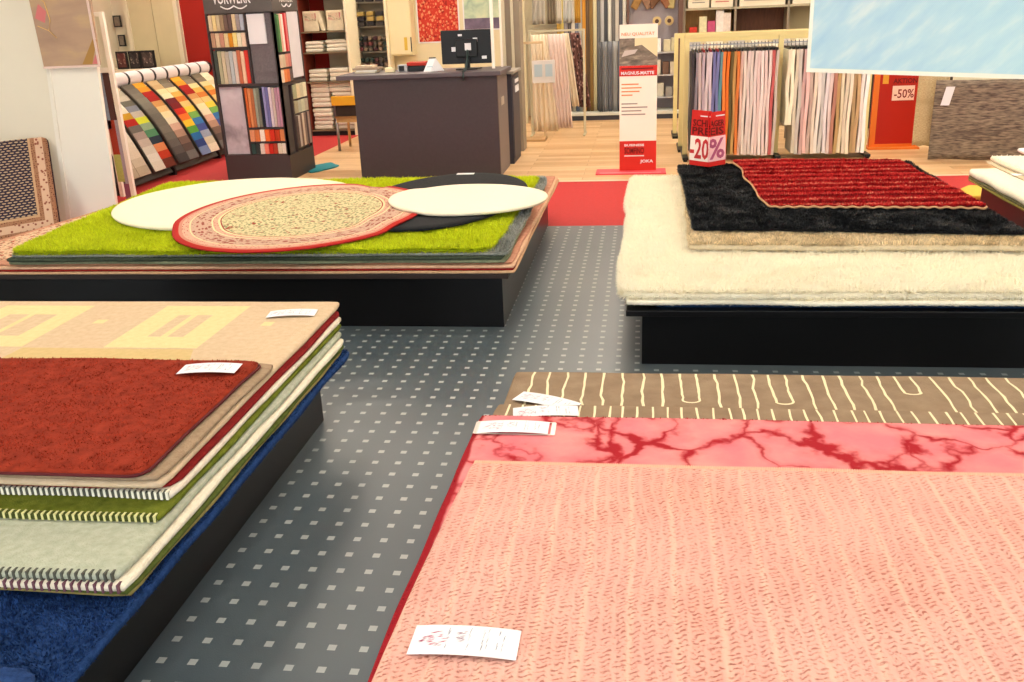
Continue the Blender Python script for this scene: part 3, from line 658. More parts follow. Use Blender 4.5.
# ------------------------------------------------------------------ pile at the front right
GD = 'rugs stacked on the right front platform'
Ms = rug_print('striped_taupe', (134, 112, 90), (152, 130, 106), 14); Ml = mat('cream_line', (232, 216, 178), .9)
def wavy(x, y0, y1, k=14, amp=.004): s_ = random.random()*40; return [(x+amp*2*sample_noise(x*0, y0+(y1-y0)*i/k, 9, s_)+amp*1.5*sample_noise(0, y0+(y1-y0)*i/k, 25, s_), y0+(y1-y0)*i/k) for i in range(k+1)]
def uloop(x, w, yt, yb):
    l = wavy(x, yt, yb+.02, 10, .003); r2 = wavy(x+w, yb+.02, yt, 10, .003)
    mid = [(x+w/2-w/2*cos(pi*i/8), yb+.02-.02*sin(pi*i/8)) for i in range(1, 8)]; return l+mid+r2
s1 = Rug('rug', 'taupe rug with cream wavy lines and loops, farthest edge of the front right pile', quad(-.462, 2.3, 1.0, 3.195), .337, .362, Ms, group=GD, r=.008)
L = []; x = -.395; i = 0
while x < 2.25:
    if i in (8, 12, 18, 24, 30): L.append(uloop(x, .058, 3.19, 2.93 if i != 18 else 3.03)); x += .125
    else: L.append(wavy(x, 2.6, 3.19)); x += .062+random.uniform(-.007, .009)
    i += 1
s1.ribbons(L, .0085, Ml)
s2 = Rug('rug', 'second taupe lined rug, a narrow strip behind the pink dyed rug', quad(-.475, 2.28, 1.0, 2.84), .363, .386, Ms, group=GD, r=.01)
s2.ribbons([wavy(-.44+.048*i+random.uniform(-.006, .006), 2.5, 2.835, 6, .002) for i in range(56)], .007, Ml)
s3 = Rug('rug', 'pink and crimson tie-dyed rug between the lined and the salmon rug', [(-.535, .95), (2.25, .95), (2.25, 2.70), (-.515, 2.71)], .387, .405, tie_dye(), group=GD, wob=.004)
s3.pile(20, .008, .004, mat('crimson_edge', (150, 24, 32), .85, island=.4), rect=(-1, 2.3, .8, 2.8), edge=7000)
s4 = Rug('rug', 'salmon pink coarsely woven rug on top of the front right pile', [(-.525, .95), (2.2, .95), (2.2, 2.34), (-.475, 2.325)], .406, .43, salmon_weave(), group=GD, undul=.001, wob=.004, step=.03, r=.006)
mb = MB(); sd = random.Random(3)
for k in range(420):                                                       # short loops of yarn along the cut edges
    u = k/420; x, y = s4.xy(u, 1); z = s4.h(x, y); mb.tube([(x, y-.004, z-.002), (x+.002, y+.006, z+.003), (x+.003, y+.012, z-.008)], .0028, 4)
mb.build('looped_edge', mat('salmon_yarn', (238, 178, 150), .9), s4.o)
price_tag('white price card on the salmon woven rug', (-.352, 1.532), .0, .222, .092, .434)
price_tag('price card in clear sleeve on the pink dyed rug', (-.395, 2.603), .02, .222, .085, .41, True)
price_tag('price card tilted towards the camera at the edge of the lined rugs', (-.31, 2.765), .13, .215, .08, .392, False)
price_tag('skewed price card on the lined taupe rug, farthest of the front cards', (-.322, 2.905), -.42, .23, .08, .368, False)

# ------------------------------------------------------------------ pile at the right edge
GE = 'rugs at the right edge of the shop'
def EE(name, label, x0, y1, z0, z1, m, **k): return Rug('rug', label, [(x0, 4.5), (4.65, 4.5), (4.65, y1), (x0, y1)], z0, z1, m, group=GE, **k)
EE('rug', 'olive yellow flat rug, lowest on the dark red platform', 2.42, 7.33, .291, .305, rug_print('olive', (150, 140, 70), (170, 160, 90), 40))
EE('rug', 'mottled dark grey green rug on the dark red platform', 2.425, 7.33, .306, .326, rug_print('mottled', (90, 94, 64), (150, 144, 110), 50)).pile(20, .012, .004, mat('mottle_tuft', (120, 118, 84), .8, island=.6), rect=(2.3, 2.5, 4, 7.4), edge=8000)
EE('rug', 'thick ivory rug with rounded edge on the dark red platform', 2.43, 7.34, .327, .375, mat('ivory_knit', (226, 222, 202), .95, 40, .08, 120, .5), wob=.01, undul=.004)
EE('rug', 'beige shorter rug in the pile at the right edge', 2.62, 7.6, .376, .386, rug_print('beige_e', (200, 184, 152), (214, 198, 170), 30))
EE('rug', 'fluffy cream rug near the top of the right edge pile', 2.66, 7.62, .387, .42, mat('fluffy', (228, 218, 196), .95, 60, .08), wob=.015).pile(20, .02, .006, Mct, rect=(2.5, 3, 4, 7.8), edge=9000)
EE('rug', 'smooth white rug topmost at the right edge', 2.93, 7.8, .421, .45, mat('smooth_white', (240, 238, 230), .9, 30, .04), wob=.01)
tag(MB().box(2.60, 2.72, 6.95, 7.02, .3768+.011, .3905+.001).build('price_tag', M_card), 'small white card on the beige rug at the right edge', 'price tag')
tag(MB().prism([(2.62, 7.9), (2.95, 8.05), (2.95, 8.4), (2.78, 8.42), (2.62, 8.2)], 0.0, .05).build('floor_cushion', mat('ochre', (206, 176, 72), .9, 40, .1), bevel=.02), 'ochre yellow mat on the red carpet behind the right edge pile', 'mat')
# ------------------------------------------------------------------ left background
# white display board with hung picture beside the pillar
t = thing('display_board', 'tall white display board standing beside the pillar', 'display board', (-4.77, 7.47, 0))
MB().add([(-5.06, 7.50, 0), (-4.59, 7.50, 0), (-4.52, 7.50, 1.32), (-4.965, 7.50, 1.32), (-5.06, 7.54, 0), (-4.59, 7.54, 0), (-4.52, 7.54, 1.32), (-4.965, 7.54, 1.32)], [(0,1,2,3),(7,6,5,4),(0,4,5,1),(1,5,6,2),(2,6,7,3),(3,7,4,0)]).build('panel', M_white, t, bevel=.004)
MB().add([(-5.075, 7.488, 0), (-5.035, 7.488, 0), (-4.94, 7.488, 1.32), (-4.975, 7.488, 1.32), (-5.075, 7.5, 0), (-5.035, 7.5, 0), (-4.94, 7.5, 1.32), (-4.975, 7.5, 1.32)], [(0,1,2,3),(0,4,5,1),(1,5,6,2),(2,6,7,3),(3,7,4,0)]).build('side_rail', M_white, t)
t = thing('picture', 'hanging picture of brown sand with pink and gold shapes', 'picture', (-4.71, 7.44, 1.34))
q = [(-4.972, 7.46, 1.335), (-4.465, 7.46, 1.335), (-4.43, 7.46, 2.15), (-4.99, 7.46, 2.15)]
MB().add(q+[(x, y+.015, z) for x, y, z in q], [(0,1,2,3),(7,6,5,4),(0,4,5,1),(1,5,6,2),(2,6,7,3),(3,7,4,0)]).build('print', abstract_print('sand_print', [(0, (168, 136, 116)), (.5, (184, 152, 126)), (1, (206, 172, 126))], 1.2, (1, 1, 5)), t)
MB().box(-4.975, -4.465, 7.452, 7.459, 1.322, 1.338).box(-4.48, -4.462, 7.452, 7.459, 1.338, 2.15).build('pale_border', mat('pale_rose', (226, 200, 190), .6), t)
MB().add([(-4.62, 7.456, 1.345), (-4.53, 7.456, 1.345), (-4.455, 7.456, 1.53), (-4.475, 7.456, 1.56)], [(0, 1, 2, 3)]).build('golden_shape', mat('gold_brown', (172, 128, 66), .6), t)
MB().add([(-4.53, 7.4555, 1.345), (-4.47, 7.4555, 1.345), (-4.46, 7.4555, 1.46)], [(0, 1, 2)]).build('rose_corner', mat('pink_print', (214, 120, 120), .6), t)
MB().add([(-4.96, 7.4555, 1.72), (-4.88, 7.4555, 1.68), (-4.85, 7.4555, 1.77), (-4.91, 7.4555, 1.83)], [(0, 1, 2, 3)]).build('pink_shape', mat('pink_print', (214, 120, 120), .6), t)
MB().tube([(-4.95, 7.455, 1.66), (-4.86, 7.455, 1.62), (-4.83, 7.455, 1.7), (-4.85, 7.455, 1.84), (-4.93, 7.455, 1.92)], .004).tube([(-4.86, 7.455, 1.62), (-4.80, 7.455, 1.56)], .003).build('drawn_outline', mat('pale_gold', (232, 190, 120), .6), t)
MB().box(-4.975, -4.965, 7.462, 7.47, 2.15, 3.3).box(-4.47, -4.46, 7.462, 7.47, 2.15, 3.3).build('hanging_wire', M_steel, t)
# white frame stand with fabric lengths
t = thing('fabric_stand', 'white framed stand with coloured fabric lengths behind the display board', 'stand', (-5.0, 8.45, 0))
mb = MB().box(-4.885, -4.845, 8.28, 8.32, 0, 1.76).box(-5.24, -5.20, 8.68, 8.72, 0, 1.78).box(-5.62, -5.58, 8.28, 8.32, 0, 1.76)
mb.box(-5.60, -4.85, 8.285, 8.315, 1.72, 1.76).box(-5.60, -4.86, 8.285, 8.315, 1.23, 1.275)
mb.build('frame', M_white, t, bevel=.003)
MB().box(-5.59, -4.885, 8.31, 8.325, 1.275, 1.72).build('back_panel', mat('pale_panel', (226, 222, 200), .6), t)
for nm, c, x0, x1, za, zb in (('blue', (140, 156, 176), -5.04, -4.965, .72, 1.23), ('brown', (92, 62, 58), -4.965, -4.905, .80, 1.23), ('rust', (168, 64, 44), -5.0, -4.93, .48, .80), ('lilac', (178, 170, 184), -4.93, -4.885, .2, .80), ('lime', (186, 196, 110), -5.0, -4.93, .22, .48), ('mauve', (150, 96, 120), -4.95, -4.885, .05, .2)):
    MB().box(x0, x1, 8.30, 8.312, za, zb).build('fabric_length', mat('fab_'+nm, c, .9, 60, .12), t, label=nm+' fabric length')
# carpet sample rack along the left
t = thing('sample_rack', 'long sloping rack for carpet samples with a rail of label cards', 'rack', (-5.6, 10.4, 0))
mb = MB()
for y in (8.75, 9.95, 11.15, 12.35): MB().add([(-6.1, y, 0), (-5.28, y, 0), (-5.28, y, .07), (-5.85, y, .95), (-6.1, y, .95), (-6.1, y+.04, 0), (-5.28, y+.04, 0), (-5.28, y+.04, .07), (-5.85, y+.04, .95), (-6.1, y+.04, .95)], [(0,1,2,3,4), (9,8,7,6,5), (0,5,6,1), (1,6,7,2), (2,7,8,3), (3,8,9,4), (4,9,5,0)]).build('side_frame', M_dark, t)
MB().add([(-5.9, 8.8, .94), (-5.3, 8.8, .04), (-5.3, 12.35, .04), (-5.9, 12.35, .94), (-5.93, 8.8, .92), (-5.33, 8.8, .02), (-5.33, 12.35, .02), (-5.93, 12.35, .92)], [(0,1,2,3), (7,6,5,4), (0,4,5,1), (1,5,6,2), (2,6,7,3), (3,7,4,0)]).build('sloping_board', mat('rack_grey', (92, 90, 84), .7), t)
MB().tube([(-5.88, 8.7, 1.05), (-5.88, 12.4, 1.05)], .08, 16).build('rail', M_dark, t, smooth=True)
for i in range(12):
    y0 = 8.74+i*.302; mb = MB(); n = 10; vs = []
    for k in range(n+1):
        a = -1.7+3.6*k/n
        vs += [(-5.88+0.083*cos(a)*1., y0, 1.05+0.083*sin(a)), (-5.88+0.083*cos(a), y0+.255, 1.05+0.083*sin(a))]
    mb.add(vs, [(2*k, 2*k+1, 2*k+3, 2*k+2) for k in range(n)]); mb.build('label_card', mat('label_white', (232, 226, 226), .6), t)
pal = [[(232,224,196),(226,216,182),(214,196,160),(232,226,206),(220,212,190),(196,150,40),(178,34,26),(110,104,96),(168,150,140),(196,182,168),(214,206,190),(226,220,206),(220,214,196)],
       [(196,186,160),(180,172,152),(190,182,164),(110,106,92),(130,134,146),(188,178,166),(212,220,60),(150,176,140),(84,140,100),(44,56,68),(222,140,90),(200,60,30),(110,50,34)],
       [(182,174,152),(196,188,160),(186,178,160),(120,114,98),(128,132,148),(178,170,160),(206,198,184),(220,214,196),(224,216,196),(216,206,184),(212,202,180),(196,184,160),(176,164,140)],
       [(110,104,92),(118,110,98),(124,118,104),(132,126,112),(126,120,108),(120,114,102),(112,108,98),(118,112,100),(124,118,106),(112,108,98),(104,98,92),(90,84,80),(70,66,66)],
       [(236,170,50),(226,150,40),(172,30,24),(160,26,20),(206,150,90),(226,190,130),(232,216,170),(226,214,186),(210,170,150),(176,140,120),(120,96,84),(90,76,70),(110,108,104)],
       [(206,178,134),(196,164,118),(226,210,160),(232,220,180),(110,30,36),(120,26,30),(200,40,28),(232,120,40),(240,200,50),(90,160,60),(40,110,170),(50,70,130),(120,140,180)],
       [(120,110,92),(136,124,104),(226,206,150),(216,170,80),(206,120,50),(220,190,120),(230,200,70),(120,170,80),(60,120,180),(70,84,150),(150,160,180),(206,196,170),(226,214,190)]]
names = ['ivory to black', 'grey with green and orange', 'stone and cream', 'all grey', 'amber and red', 'rainbow coloured', 'tan and yellow']
def strip(k, ya, yb, cols, label):
    t = thing('carpet_sample_strip', label, 'carpet samples', (-5.5, (ya+yb)/2, .1), 'carpet sample strips on the sloping rack')
    n = 13; prof = []
    for i in range(n+1):
        s = i/n; x = -5.80+.56*s+.03*sin(pi*s); z = .985-.86*s+.07*sin(pi*s)
        prof.append((x, z))
    b = MB(); vs = []
    for x, z in prof: vs += [(x, ya, z), (x, yb, z), (x-.012, ya, z-.012), (x-.012, yb, z-.012)]
    fs = [(0, 1, 3, 2), (4*n, 4*n+2, 4*n+3, 4*n+1)]
    for i in range(n): a, c = 4*i, 4*i+4; fs += [(a, c, c+1, a+1), (a+2, a+3, c+3, c+2), (a, a+2, c+2, c), (a+1, c+1, c+3, a+3)]
    b.add(vs, fs).build('backing', mat('strip_back', (84, 78, 70), .9), t)
    for col, (y0, y1, cl) in enumerate(((ya+.008, (ya+yb)/2-.004, cols[0]), ((ya+yb)/2+.004, yb-.008, cols[1]))):
        for i in range(n):
            (xa, za), (xb, zb) = prof[i], prof[i+1]; e = .004
            vs = [(xa+e, y0, za+.014), (xb+.006, y0, zb+.003), (xb+.006, y1, zb+.003), (xa+e, y1, za+.014), (xa+e, y0, za+.001), (xb+e, y0, zb), (xb+e, y1, zb), (xa+e, y1, za+.001)]
            MB().add(vs, [(0,1,2,3),(0,4,5,1),(1,5,6,2),(2,6,7,3),(3,7,4,0)]).build('swatch', mat('sw%d_%d_%d' % cl[i], cl[i], .9, 80, .1), t)
Y0 = 8.86
for k, (ca, cb) in enumerate(((2, 2), (0, 1), (3, 4), (5, 6), (4, 6), (6, 0))):
    strip(k, Y0+k*.575, Y0+k*.575+.50, (pal[ca], pal[cb]), ['pale stone carpet sample strip, nearest on the rack', 'carpet sample strip in ivory, red, green and black, second on the rack', 'grey and amber carpet sample strip in the middle of the rack', 'carpet sample strip in rainbow colours on the sloping rack', 'amber and tan carpet sample strip just left of the grey tower', 'carpet sample strip at the far end, behind the grey tower'][k])
# brand tower
t = thing('sample_tower', 'tall grey display tower with bays of carpet samples and a white wave emblem', 'display tower', (-4.09, 9.85, 0))
M_tw = mat('tower_grey', (88, 84, 82), .5, 30, .05); M_tb = mat('tower_base', (66, 56, 56), .5)
TX0, TX1, TY0, TY1 = -4.44, -3.715, 9.49, 10.24
MB().box(TX0, TX1, TY0, TY1, 0, .265).build('base', M_tb, t, bevel=.004)
MB().box(TX0+.03, TX1-.03, TY0+.05, TY1-.03, .265, 1.75).build('core', M_tw, t)
hd = MB().box(TX0, TX1, TY0, TY1, 1.705, 2.15).build('header', M_tw, t, bevel=.004)
def divs(L, side=False):
    mb = MB()
    for q in L:
        if side: mb.box(TX1-.03, TX1, *q)
        else: mb.box(q[0], q[1], TY0, TY0+.05, q[2], q[3])
    mb.build('side_divider' if side else 'front_divider', M_tb, t)
divs([(TX0, TX0+.02, .265, 1.705), (TX1-.02, TX1, .265, 1.705), (TX0, TX1, .985, 1.01), (TX0, TX1, .262, .28), (-4.15, -4.135, .28, .985), (-4.135, -3.735, .545, .56), (-4.135, -3.735, .40, .412), (-4.03, -4.015, 1.01, 1.705), (-4.42, -4.015, 1.525, 1.535), (-4.42, -4.015, 1.36, 1.375)])
divs([(TY0, TY0+.03, .265, 1.705), (TY0+.27, TY0+.30, .265, .97), (TY1-.02, TY1, .265, 1.705), (TY0, TY1, .97, 1.0), (TY0+.36, TY0+.38, 1.0, 1.705), (TY0+.30, TY1, .80, .81), (TY0+.30, TY1, .65, .66), (TY0+.03, TY0+.36, 1.29, 1.305), (TY0+.03, TY0+.36, 1.14, 1.15)], True)
MB().box(TX0+.025, -4.15, TY0+.035, TY0+.05, .285, .98).build('photo_panel', abstract_print('grey_photo', [(0, (120, 112, 118)), (.5, (196, 188, 196)), (1, (226, 220, 226))], 2), t)
MB().box(-4.005, -3.82, TY0+.015, TY0+.035, 1.40, 1.69).build('white_panel', M_card, t)
MB().box(-4.01, TX1-.02, TY0+.036, TY0+.048, 1.01, 1.70).build('grey_carpet_panel', runner_mat('looped_grey', (130, 124, 126), (92, 86, 90), (30, 30, 30)), t)
MB().box(TX1-.028, TX1-.006, TY0+.385, TY1-.03, 1.03, 1.70).build('side_photo_panel', mat('side_photo', (220, 218, 226), .5, 3, .1), t)
text('lettering', 'VORWERK', -4.335, -3.93, 1.795, 1.905, TY0-.001, M_card, hd)
MB().tube([(-4.255+.07*i/6*2-.0, TY0-.003, 1.775-.028*sin(pi*i/6)) for i in range(7)], .006).tube([(-4.115+.14*i/6, TY0-.003, 1.775-.028*sin(pi*i/6)) for i in range(7)], .006).build('swoosh_logo', M_card, hd)
text('lettering', 'VORWERK', TY0+.2, TY0+.6, 1.795, 1.87, 0, M_card, hd, face='+x', x=TX1+.001)
MB().tube([(TX1+.002, TY0+.27+.13*i/6, 1.775-.025*sin(pi*i/6)) for i in range(7)], .006).tube([(TX1+.002, TY0+.41+.13*i/6, 1.775-.025*sin(pi*i/6)) for i in range(7)], .006).build('swoosh_logo', M_card, hd)
CN = {}
def cname(c):
    r, g, b = c; mx_, mn = max(c), min(c)
    if mx_ < 70: return 'black' if mx_ < 50 else 'charcoal'
    if mx_-mn < 18: return 'white' if mn > 215 else 'light grey' if mn > 165 else 'grey' if mn > 105 else 'dark grey'
    if b >= r and b > g: return 'navy' if mx_ < 100 else 'lilac' if r > 130 else 'blue'
    if g > r and g >= b: return 'green'
    if r > 200 and g > 190: return 'cream' if b > 150 else 'yellow'
    if r-g > 90: return 'red' if g < 90 else 'orange'
    if r-g > 40 and b > 120: return 'pink'
    if r > 190 and g > 120 and b < 110: return 'golden'
    return 'beige' if mn > 130 else 'tan' if mx_ > 160 else 'brown'
ORD = ['first', 'second', 'third', 'fourth', 'fifth', 'sixth', 'seventh', 'eighth', 'ninth', 'tenth', 'eleventh', 'twelfth', '13th', '14th', '15th', '16th', '17th', '18th', '19th', '20th', '21st', '22nd', '23rd', '24th', '25th', '26th', '27th', '28th']
def books(bay, x0, x1, z0, z1, cols, side=False, a0=0):
    n = len(cols); w = (x1-x0)/n
    for i, c in enumerate(cols):
        a, b = x0+i*w+.002, x0+(i+1)*w-.002; m = mat('bk%d_%d_%d' % c, c, .9, 50, .1); h = (z1-z0)*random.uniform(.93, .985)
        if side: mb = MB().box(TX1-.028, TX1+.006, a, b, z0+.002, z0+h)
        else: mb = MB().box(a, b, TY0+.0, TY0+.045, z0+.002, z0+h)
        o = mb.build('carpet_sample', m, bevel=.004)
        tag(o, '%s carpet sample, %s from left, %s of grey tower' % (cname(c), ORD[i], bay), 'carpet sample', 'carpet samples in the grey tower')
books('top left bay', -4.415, -4.035, 1.537, 1.70, [(206,190,160),(226,206,150),(190,176,146),(150,130,104),(110,90,82),(96,78,76),(206,186,150),(150,140,140),(168,176,190)])
books('second left bay', -4.41, -4.035, 1.377, 1.523, [(176,140,116),(206,186,156),(190,140,120),(212,196,150),(206,140,40),(236,216,140),(220,216,190),(226,200,176)])
books('large left bay', -4.41, -4.035, 1.012, 1.355, [(70,78,72),(170,170,140),(200,190,160),(180,176,166),(176,186,190),(206,196,186),(190,110,80),(226,190,160),(206,60,50)])
books('lower right bay', -4.13, -3.74, .562, .983, [(196,100,50),(216,140,90),(180,110,70),(150,156,140),(120,124,110),(28,36,50),(140,140,186),(110,110,160),(206,196,206),(196,180,170),(176,140,156),(186,140,160)])
books('narrow lower right shelf', -4.13, -3.74, .414, .543, [(216,150,110),(206,120,70),(236,226,210),(226,110,50),(196,50,30),(176,60,30),(206,130,80)])
books('bottom right shelf', -4.13, -3.74, .282, .398, [(44,66,64),(56,60,58),(216,206,196),(226,130,110),(186,40,30),(170,60,40),(206,196,176),(214,204,190)])
books('side face upper bay', TY0+.035, TY0+.355, 1.307, 1.70, [(60,100,60),(90,140,80),(226,180,160),(236,226,216),(196,40,44),(216,120,120)], True)
books('side face middle shelf', TY0+.035, TY0+.355, 1.152, 1.288, [(216,196,170),(206,190,160),(216,150,130),(206,130,120)], True)
books('side face third shelf', TY0+.035, TY0+.355, 1.002, 1.138, [(226,206,180),(226,140,80),(216,120,70),(110,96,96)], True)
books('side face fourth shelf', TY0+.305, TY1-.03, .812, .968, [(176,176,140),(226,210,170),(210,200,170),(230,224,196)], True)
books('side face fifth shelf', TY0+.305, TY1-.03, .662, .798, [(176,170,140),(186,190,170),(206,206,180),(190,180,160)], True)
books('side face lowest bay', TY0+.305, TY1-.03, .3, .658, [(110,96,90),(206,196,186),(130,110,100),(226,210,190),(150,130,120),(90,76,76),(170,150,140)], True)
# far left: panelled door, pictures on a low cabinet
struct('door_1', MB().box(-8.35, -8.28, 14.92, 15, 0, 2.2).box(-7.5, -7.43, 14.92, 15, 0, 2.2).box(-8.28, -7.5, 14.92, 15, 2.13, 2.2), M_cream)
struct('door_2', MB().box(-8.28, -7.88, 14.95, 14.99, 0, 2.13).box(-7.87, -7.5, 14.95, 14.99, 0, 2.13), mat('door_cream', (212, 200, 160), .6, 3, .05))
t = thing('low_cabinet', 'low cream cabinet at the far left back wall', 'cabinet', (-7.9, 14.3, 0))
MB().box(-8.5, -6.9, 14.1, 14.6, 0, .97).build('body', M_cream, t, bevel=.004); MB().box(-8.5, -7.72, 14.08, 14.099, .05, .93).build('door', M_cream, t, bevel=.004); MB().box(-7.7, -6.92, 14.08, 14.099, .05, .93).build('door', M_cream, t, bevel=.004)
for i, (x0, x1, c, lb) in enumerate(((-8.27, -8.08, (70, 26, 24), 'dark red framed picture leaning on the low cabinet'), (-8.06, -7.86, (30, 24, 26), 'black framed picture in the middle of the low cabinet'), (-7.85, -7.62, (46, 36, 34), 'dark brown framed picture at the right of the low cabinet'))):
    t = thing('framed_picture', lb, 'picture', ((x0+x1)/2, 14.3, .97), 'pictures on the low cabinet')
    MB().box(x0, x1, 14.3, 14.33, .972, 1.24).build('frame', M_dark, t, bevel=.004); MB().box(x0+.03, x1-.03, 14.29, 14.299, 1.0, 1.21).build('print', abstract_print('pic%d' % i, [(0, c), (.7, tuple(v+30 for v in c)), (1, (190, 170, 150))], 14), t)
for x0, x1, z0, z1, lb in ((-8.55, -8.42, 1.6, 1.78, 'small grey picture on the far left wall'), (-8.52, -8.40, 1.3, 1.48, 'lower small grey picture on the far left wall'), (-8.2, -8.0, 2.3, 2.5, 'dark sign above the cream door')):
    t = thing('wall_picture', lb, 'picture', ((x0+x1)/2, 14.97, z0)); MB().box(x0, x1, 14.9, 14.919, z0, z1).build('frame', M_dark, t); MB().box(x0+.02, x1-.02, 14.894, 14.899, z0+.02, z1-.02).build('print', mat('dull_print', (120, 110, 96), .7, 20, .3), t)

# ------------------------------------------------------------------ towel shelf behind the desk
t = thing('shelf_unit', 'tall shelf with white towels and linens in front of the red wall', 'shelf', (-4.44, 13.4, 0))
MB().box(-4.80, -4.77, 13.15, 13.65, 0, 2.3).build('side_panel', mat('shelf_red_edge', (126, 50, 34), .6), t); MB().box(-4.12, -4.085, 13.15, 13.65, 0, 2.3).build('side_panel', M_cream, t)
MB().box(-4.77, -4.12, 13.62, 13.65, 0, 2.3).build('back_panel', mat('shelf_back', (206, 196, 168), .7), t)
MB().box(-4.765, -4.55, 13.61, 13.619, .9, 2.3).build('red_back_panel', M_redwall, t)
for z in (.085, .76, 1.16, 1.44, 1.9): MB().box(-4.77, -4.12, 13.17, 13.62, z-.02, z).build('shelf_board', mat('shelf_wood', (120, 104, 80), .6), t)
MB().box(-4.77, -4.12, 13.18, 13.6, 0, .06).build('plinth', M_dark, t)
M_tow = mat('towel_white', (226, 220, 202), .95, 60, .06, 120, .4)
def stack(x0, x1, z0, n, h, where, nm='folded_towel', cat='towel', grp='white linens on the shelf'):
    for i in range(n):
        j = random.uniform(-.008, .008); z = z0+i*h
        o = MB().box(x0+j, x1+j, 13.2+random.uniform(0, .03), 13.55, z+.001, z+h-.003).build(nm, M_tow, bevel=.018)
        tag(o, 'white folded linen, %s from the bottom in the %s' % (ORD[i], where), cat, grp)
stack(-4.74, -4.46, .086, 5, .06, 'lowest left stack of the towel shelf'); stack(-4.43, -4.14, .086, 9, .058, 'lowest right stack of the towel shelf')
stack(-4.75, -4.47, .40, 5, .068, 'high left stack under the second board'); 
stack(-4.75, -4.48, .761, 3, .055, 'left stack on the second board'); stack(-4.44, -4.15, .761, 3, .06, 'right stack on the second board')
stack(-4.75, -4.49, 1.161, 3, .05, 'left stack on the third board'); stack(-4.45, -4.15, 1.161, 3, .055, 'right stack on the third board')
for i, (x0, x1, lean) in enumerate(((-4.755, -4.53, 0), (-4.50, -4.44, .03), (-4.41, -4.17, 0))):
    t = thing('bedding_pack', ['packed pillow standing at the left of the top shelf', 'narrow bedding pack leaning in the middle of the top shelf', 'packed bedding with pink print at the right of the top shelf'][i], 'bedding pack', ((x0+x1)/2, 13.35, 1.44), 'packed bedding on the towel shelf')
    MB().add([(x0-lean*2, 13.25, 1.441+.27), (x0, 13.25, 1.441), (x1, 13.25, 1.441), (x1-lean*2, 13.25, 1.441+.27), (x0-lean*2, 13.45, 1.711), (x0, 13.45, 1.441), (x1, 13.45, 1.441), (x1-lean*2, 13.45, 1.711)], [(0,1,2,3),(7,6,5,4),(0,4,5,1),(1,5,6,2),(2,6,7,3),(3,7,4,0)]).build('bag', mat('bag_cream', (220, 206, 176), .6, 20, .1), t, bevel=.01)
    if i != 1: MB().box(x0+.03, x1-.03, 13.244, 13.249, 1.58, 1.68).build('printed_picture', abstract_print('packprint%d' % i, [(0, (120, 110, 90)), (.5, (206, 190, 160)), (1, (190, 110, 110))], 16), t)
stack(-4.47, -4.15, .61, 2, .065, 'top of the lowest right stack')

# ------------------------------------------------------------------ partition, ribbon display, cabinet, posters
struct('wall_partition', MB().box(-3.72, -1.72, 14.05, 14.15, 0, 3.0), mat('partition', (222, 212, 178), .8, 2, .03))
t = thing('haberdashery_rack', 'tall pegboard rack with rows of dark spools and trimmings', 'rack', (-3.93, 13.8, 0))
MB().box(-4.17, -4.13, 13.7, 13.95, 0, 2.3).box(-3.70, -3.66, 13.7, 13.95, 0, 2.3).build('side_post', M_cream, t, bevel=.01)
MB().box(-4.13, -3.70, 13.9, 13.94, .3, 2.3).build('back_board', mat('peg_grey', (136, 126, 108), .7), t)
for z in (.9, 1.12, 1.47, 1.8): MB().box(-4.13, -3.70, 13.72, 13.9, z-.012, z).build('shelf_board', mat('peg_shelf', (120, 112, 98), .6), t)
k = 0
for row, z in enumerate((.905, .975, 1.125, 1.20, 1.275, 1.475, 1.545, 1.615, 1.805)):
    for i in range(6 if row < 5 else 3):
        c = random.choice([(70, 40, 44), (50, 46, 50), (110, 60, 60), (44, 60, 56), (90, 80, 70), (130, 110, 90)] if row < 5 else [(44, 40, 44), (60, 54, 52), (176, 150, 84)])
        x = -4.095+i*(.072 if row < 5 else .145)+(.0 if row < 5 else .03); r_ = .028 if row < 5 else .05
        if row < 5: mb = MB().tube([(x, 13.74, z+.03), (x, 13.84, z+.03)], .029, 10)
        else: mb = MB().prism([(x-r_, 13.74), (x+r_, 13.74), (x+r_, 13.85), (x-r_, 13.85)], z+.002, z+.058)
        o = mb.build('spool' if row < 5 else 'trim_box', mat('sp%d_%d_%d' % c, c, .6), bevel=.006)
        tag(o, '%s %s, %s from left in row %s of the pegboard rack' % (cname(c), 'spool' if row < 5 else 'trimming box', ORD[i], ['one', 'two', 'three', 'four', 'five', 'six', 'seven', 'eight', 'nine'][row]), 'spool' if row < 5 else 'box', 'trimmings on the pegboard rack')
t = thing('wall_cabinet', 'cream wall cabinet with yellow sticker above the desk', 'cabinet', (-3.5, 13.9, 1.05))
MB().box(-3.68, -3.335, 13.80, 14.0495, 1.05, 2.3).build('body', mat('cab_cream', (224, 212, 170), .6), t, bevel=.005); MB().box(-3.665, -3.35, 13.785, 13.799, 1.07, 2.28).build('door', mat('cab_cream2', (230, 218, 178), .6), t, bevel=.003)
MB().box(-3.45, -3.405, 13.778, 13.784, 1.12, 1.3).build('yellow_sticker', mat('sticker', (214, 180, 70), .6), t); MB().tube([(-3.345, 13.77, 1.1), (-3.345, 13.77, 1.3)], .008).build('handle', M_dark, t)
def poster(nm, lb, x0, x1, z0, z1, y, m, border=.02):
    t = thing(nm, lb, 'poster', ((x0+x1)/2, y, z0)); MB().box(x0, x1, y-.01, y, z0, z1).build('sheet', M_card, t); MB().box(x0+border, x1-border, y-.014, y-.0105, z0+border, z1-border).build('print', m, t); return t
poster('art_poster', 'red poster with small pale shapes on the cream partition', -3.30, -2.665, 1.20, 2.05, 14.0495, floral_print('redposter', (196, 62, 50), [(214, 150, 110), (150, 40, 40), (222, 120, 90)], 17))
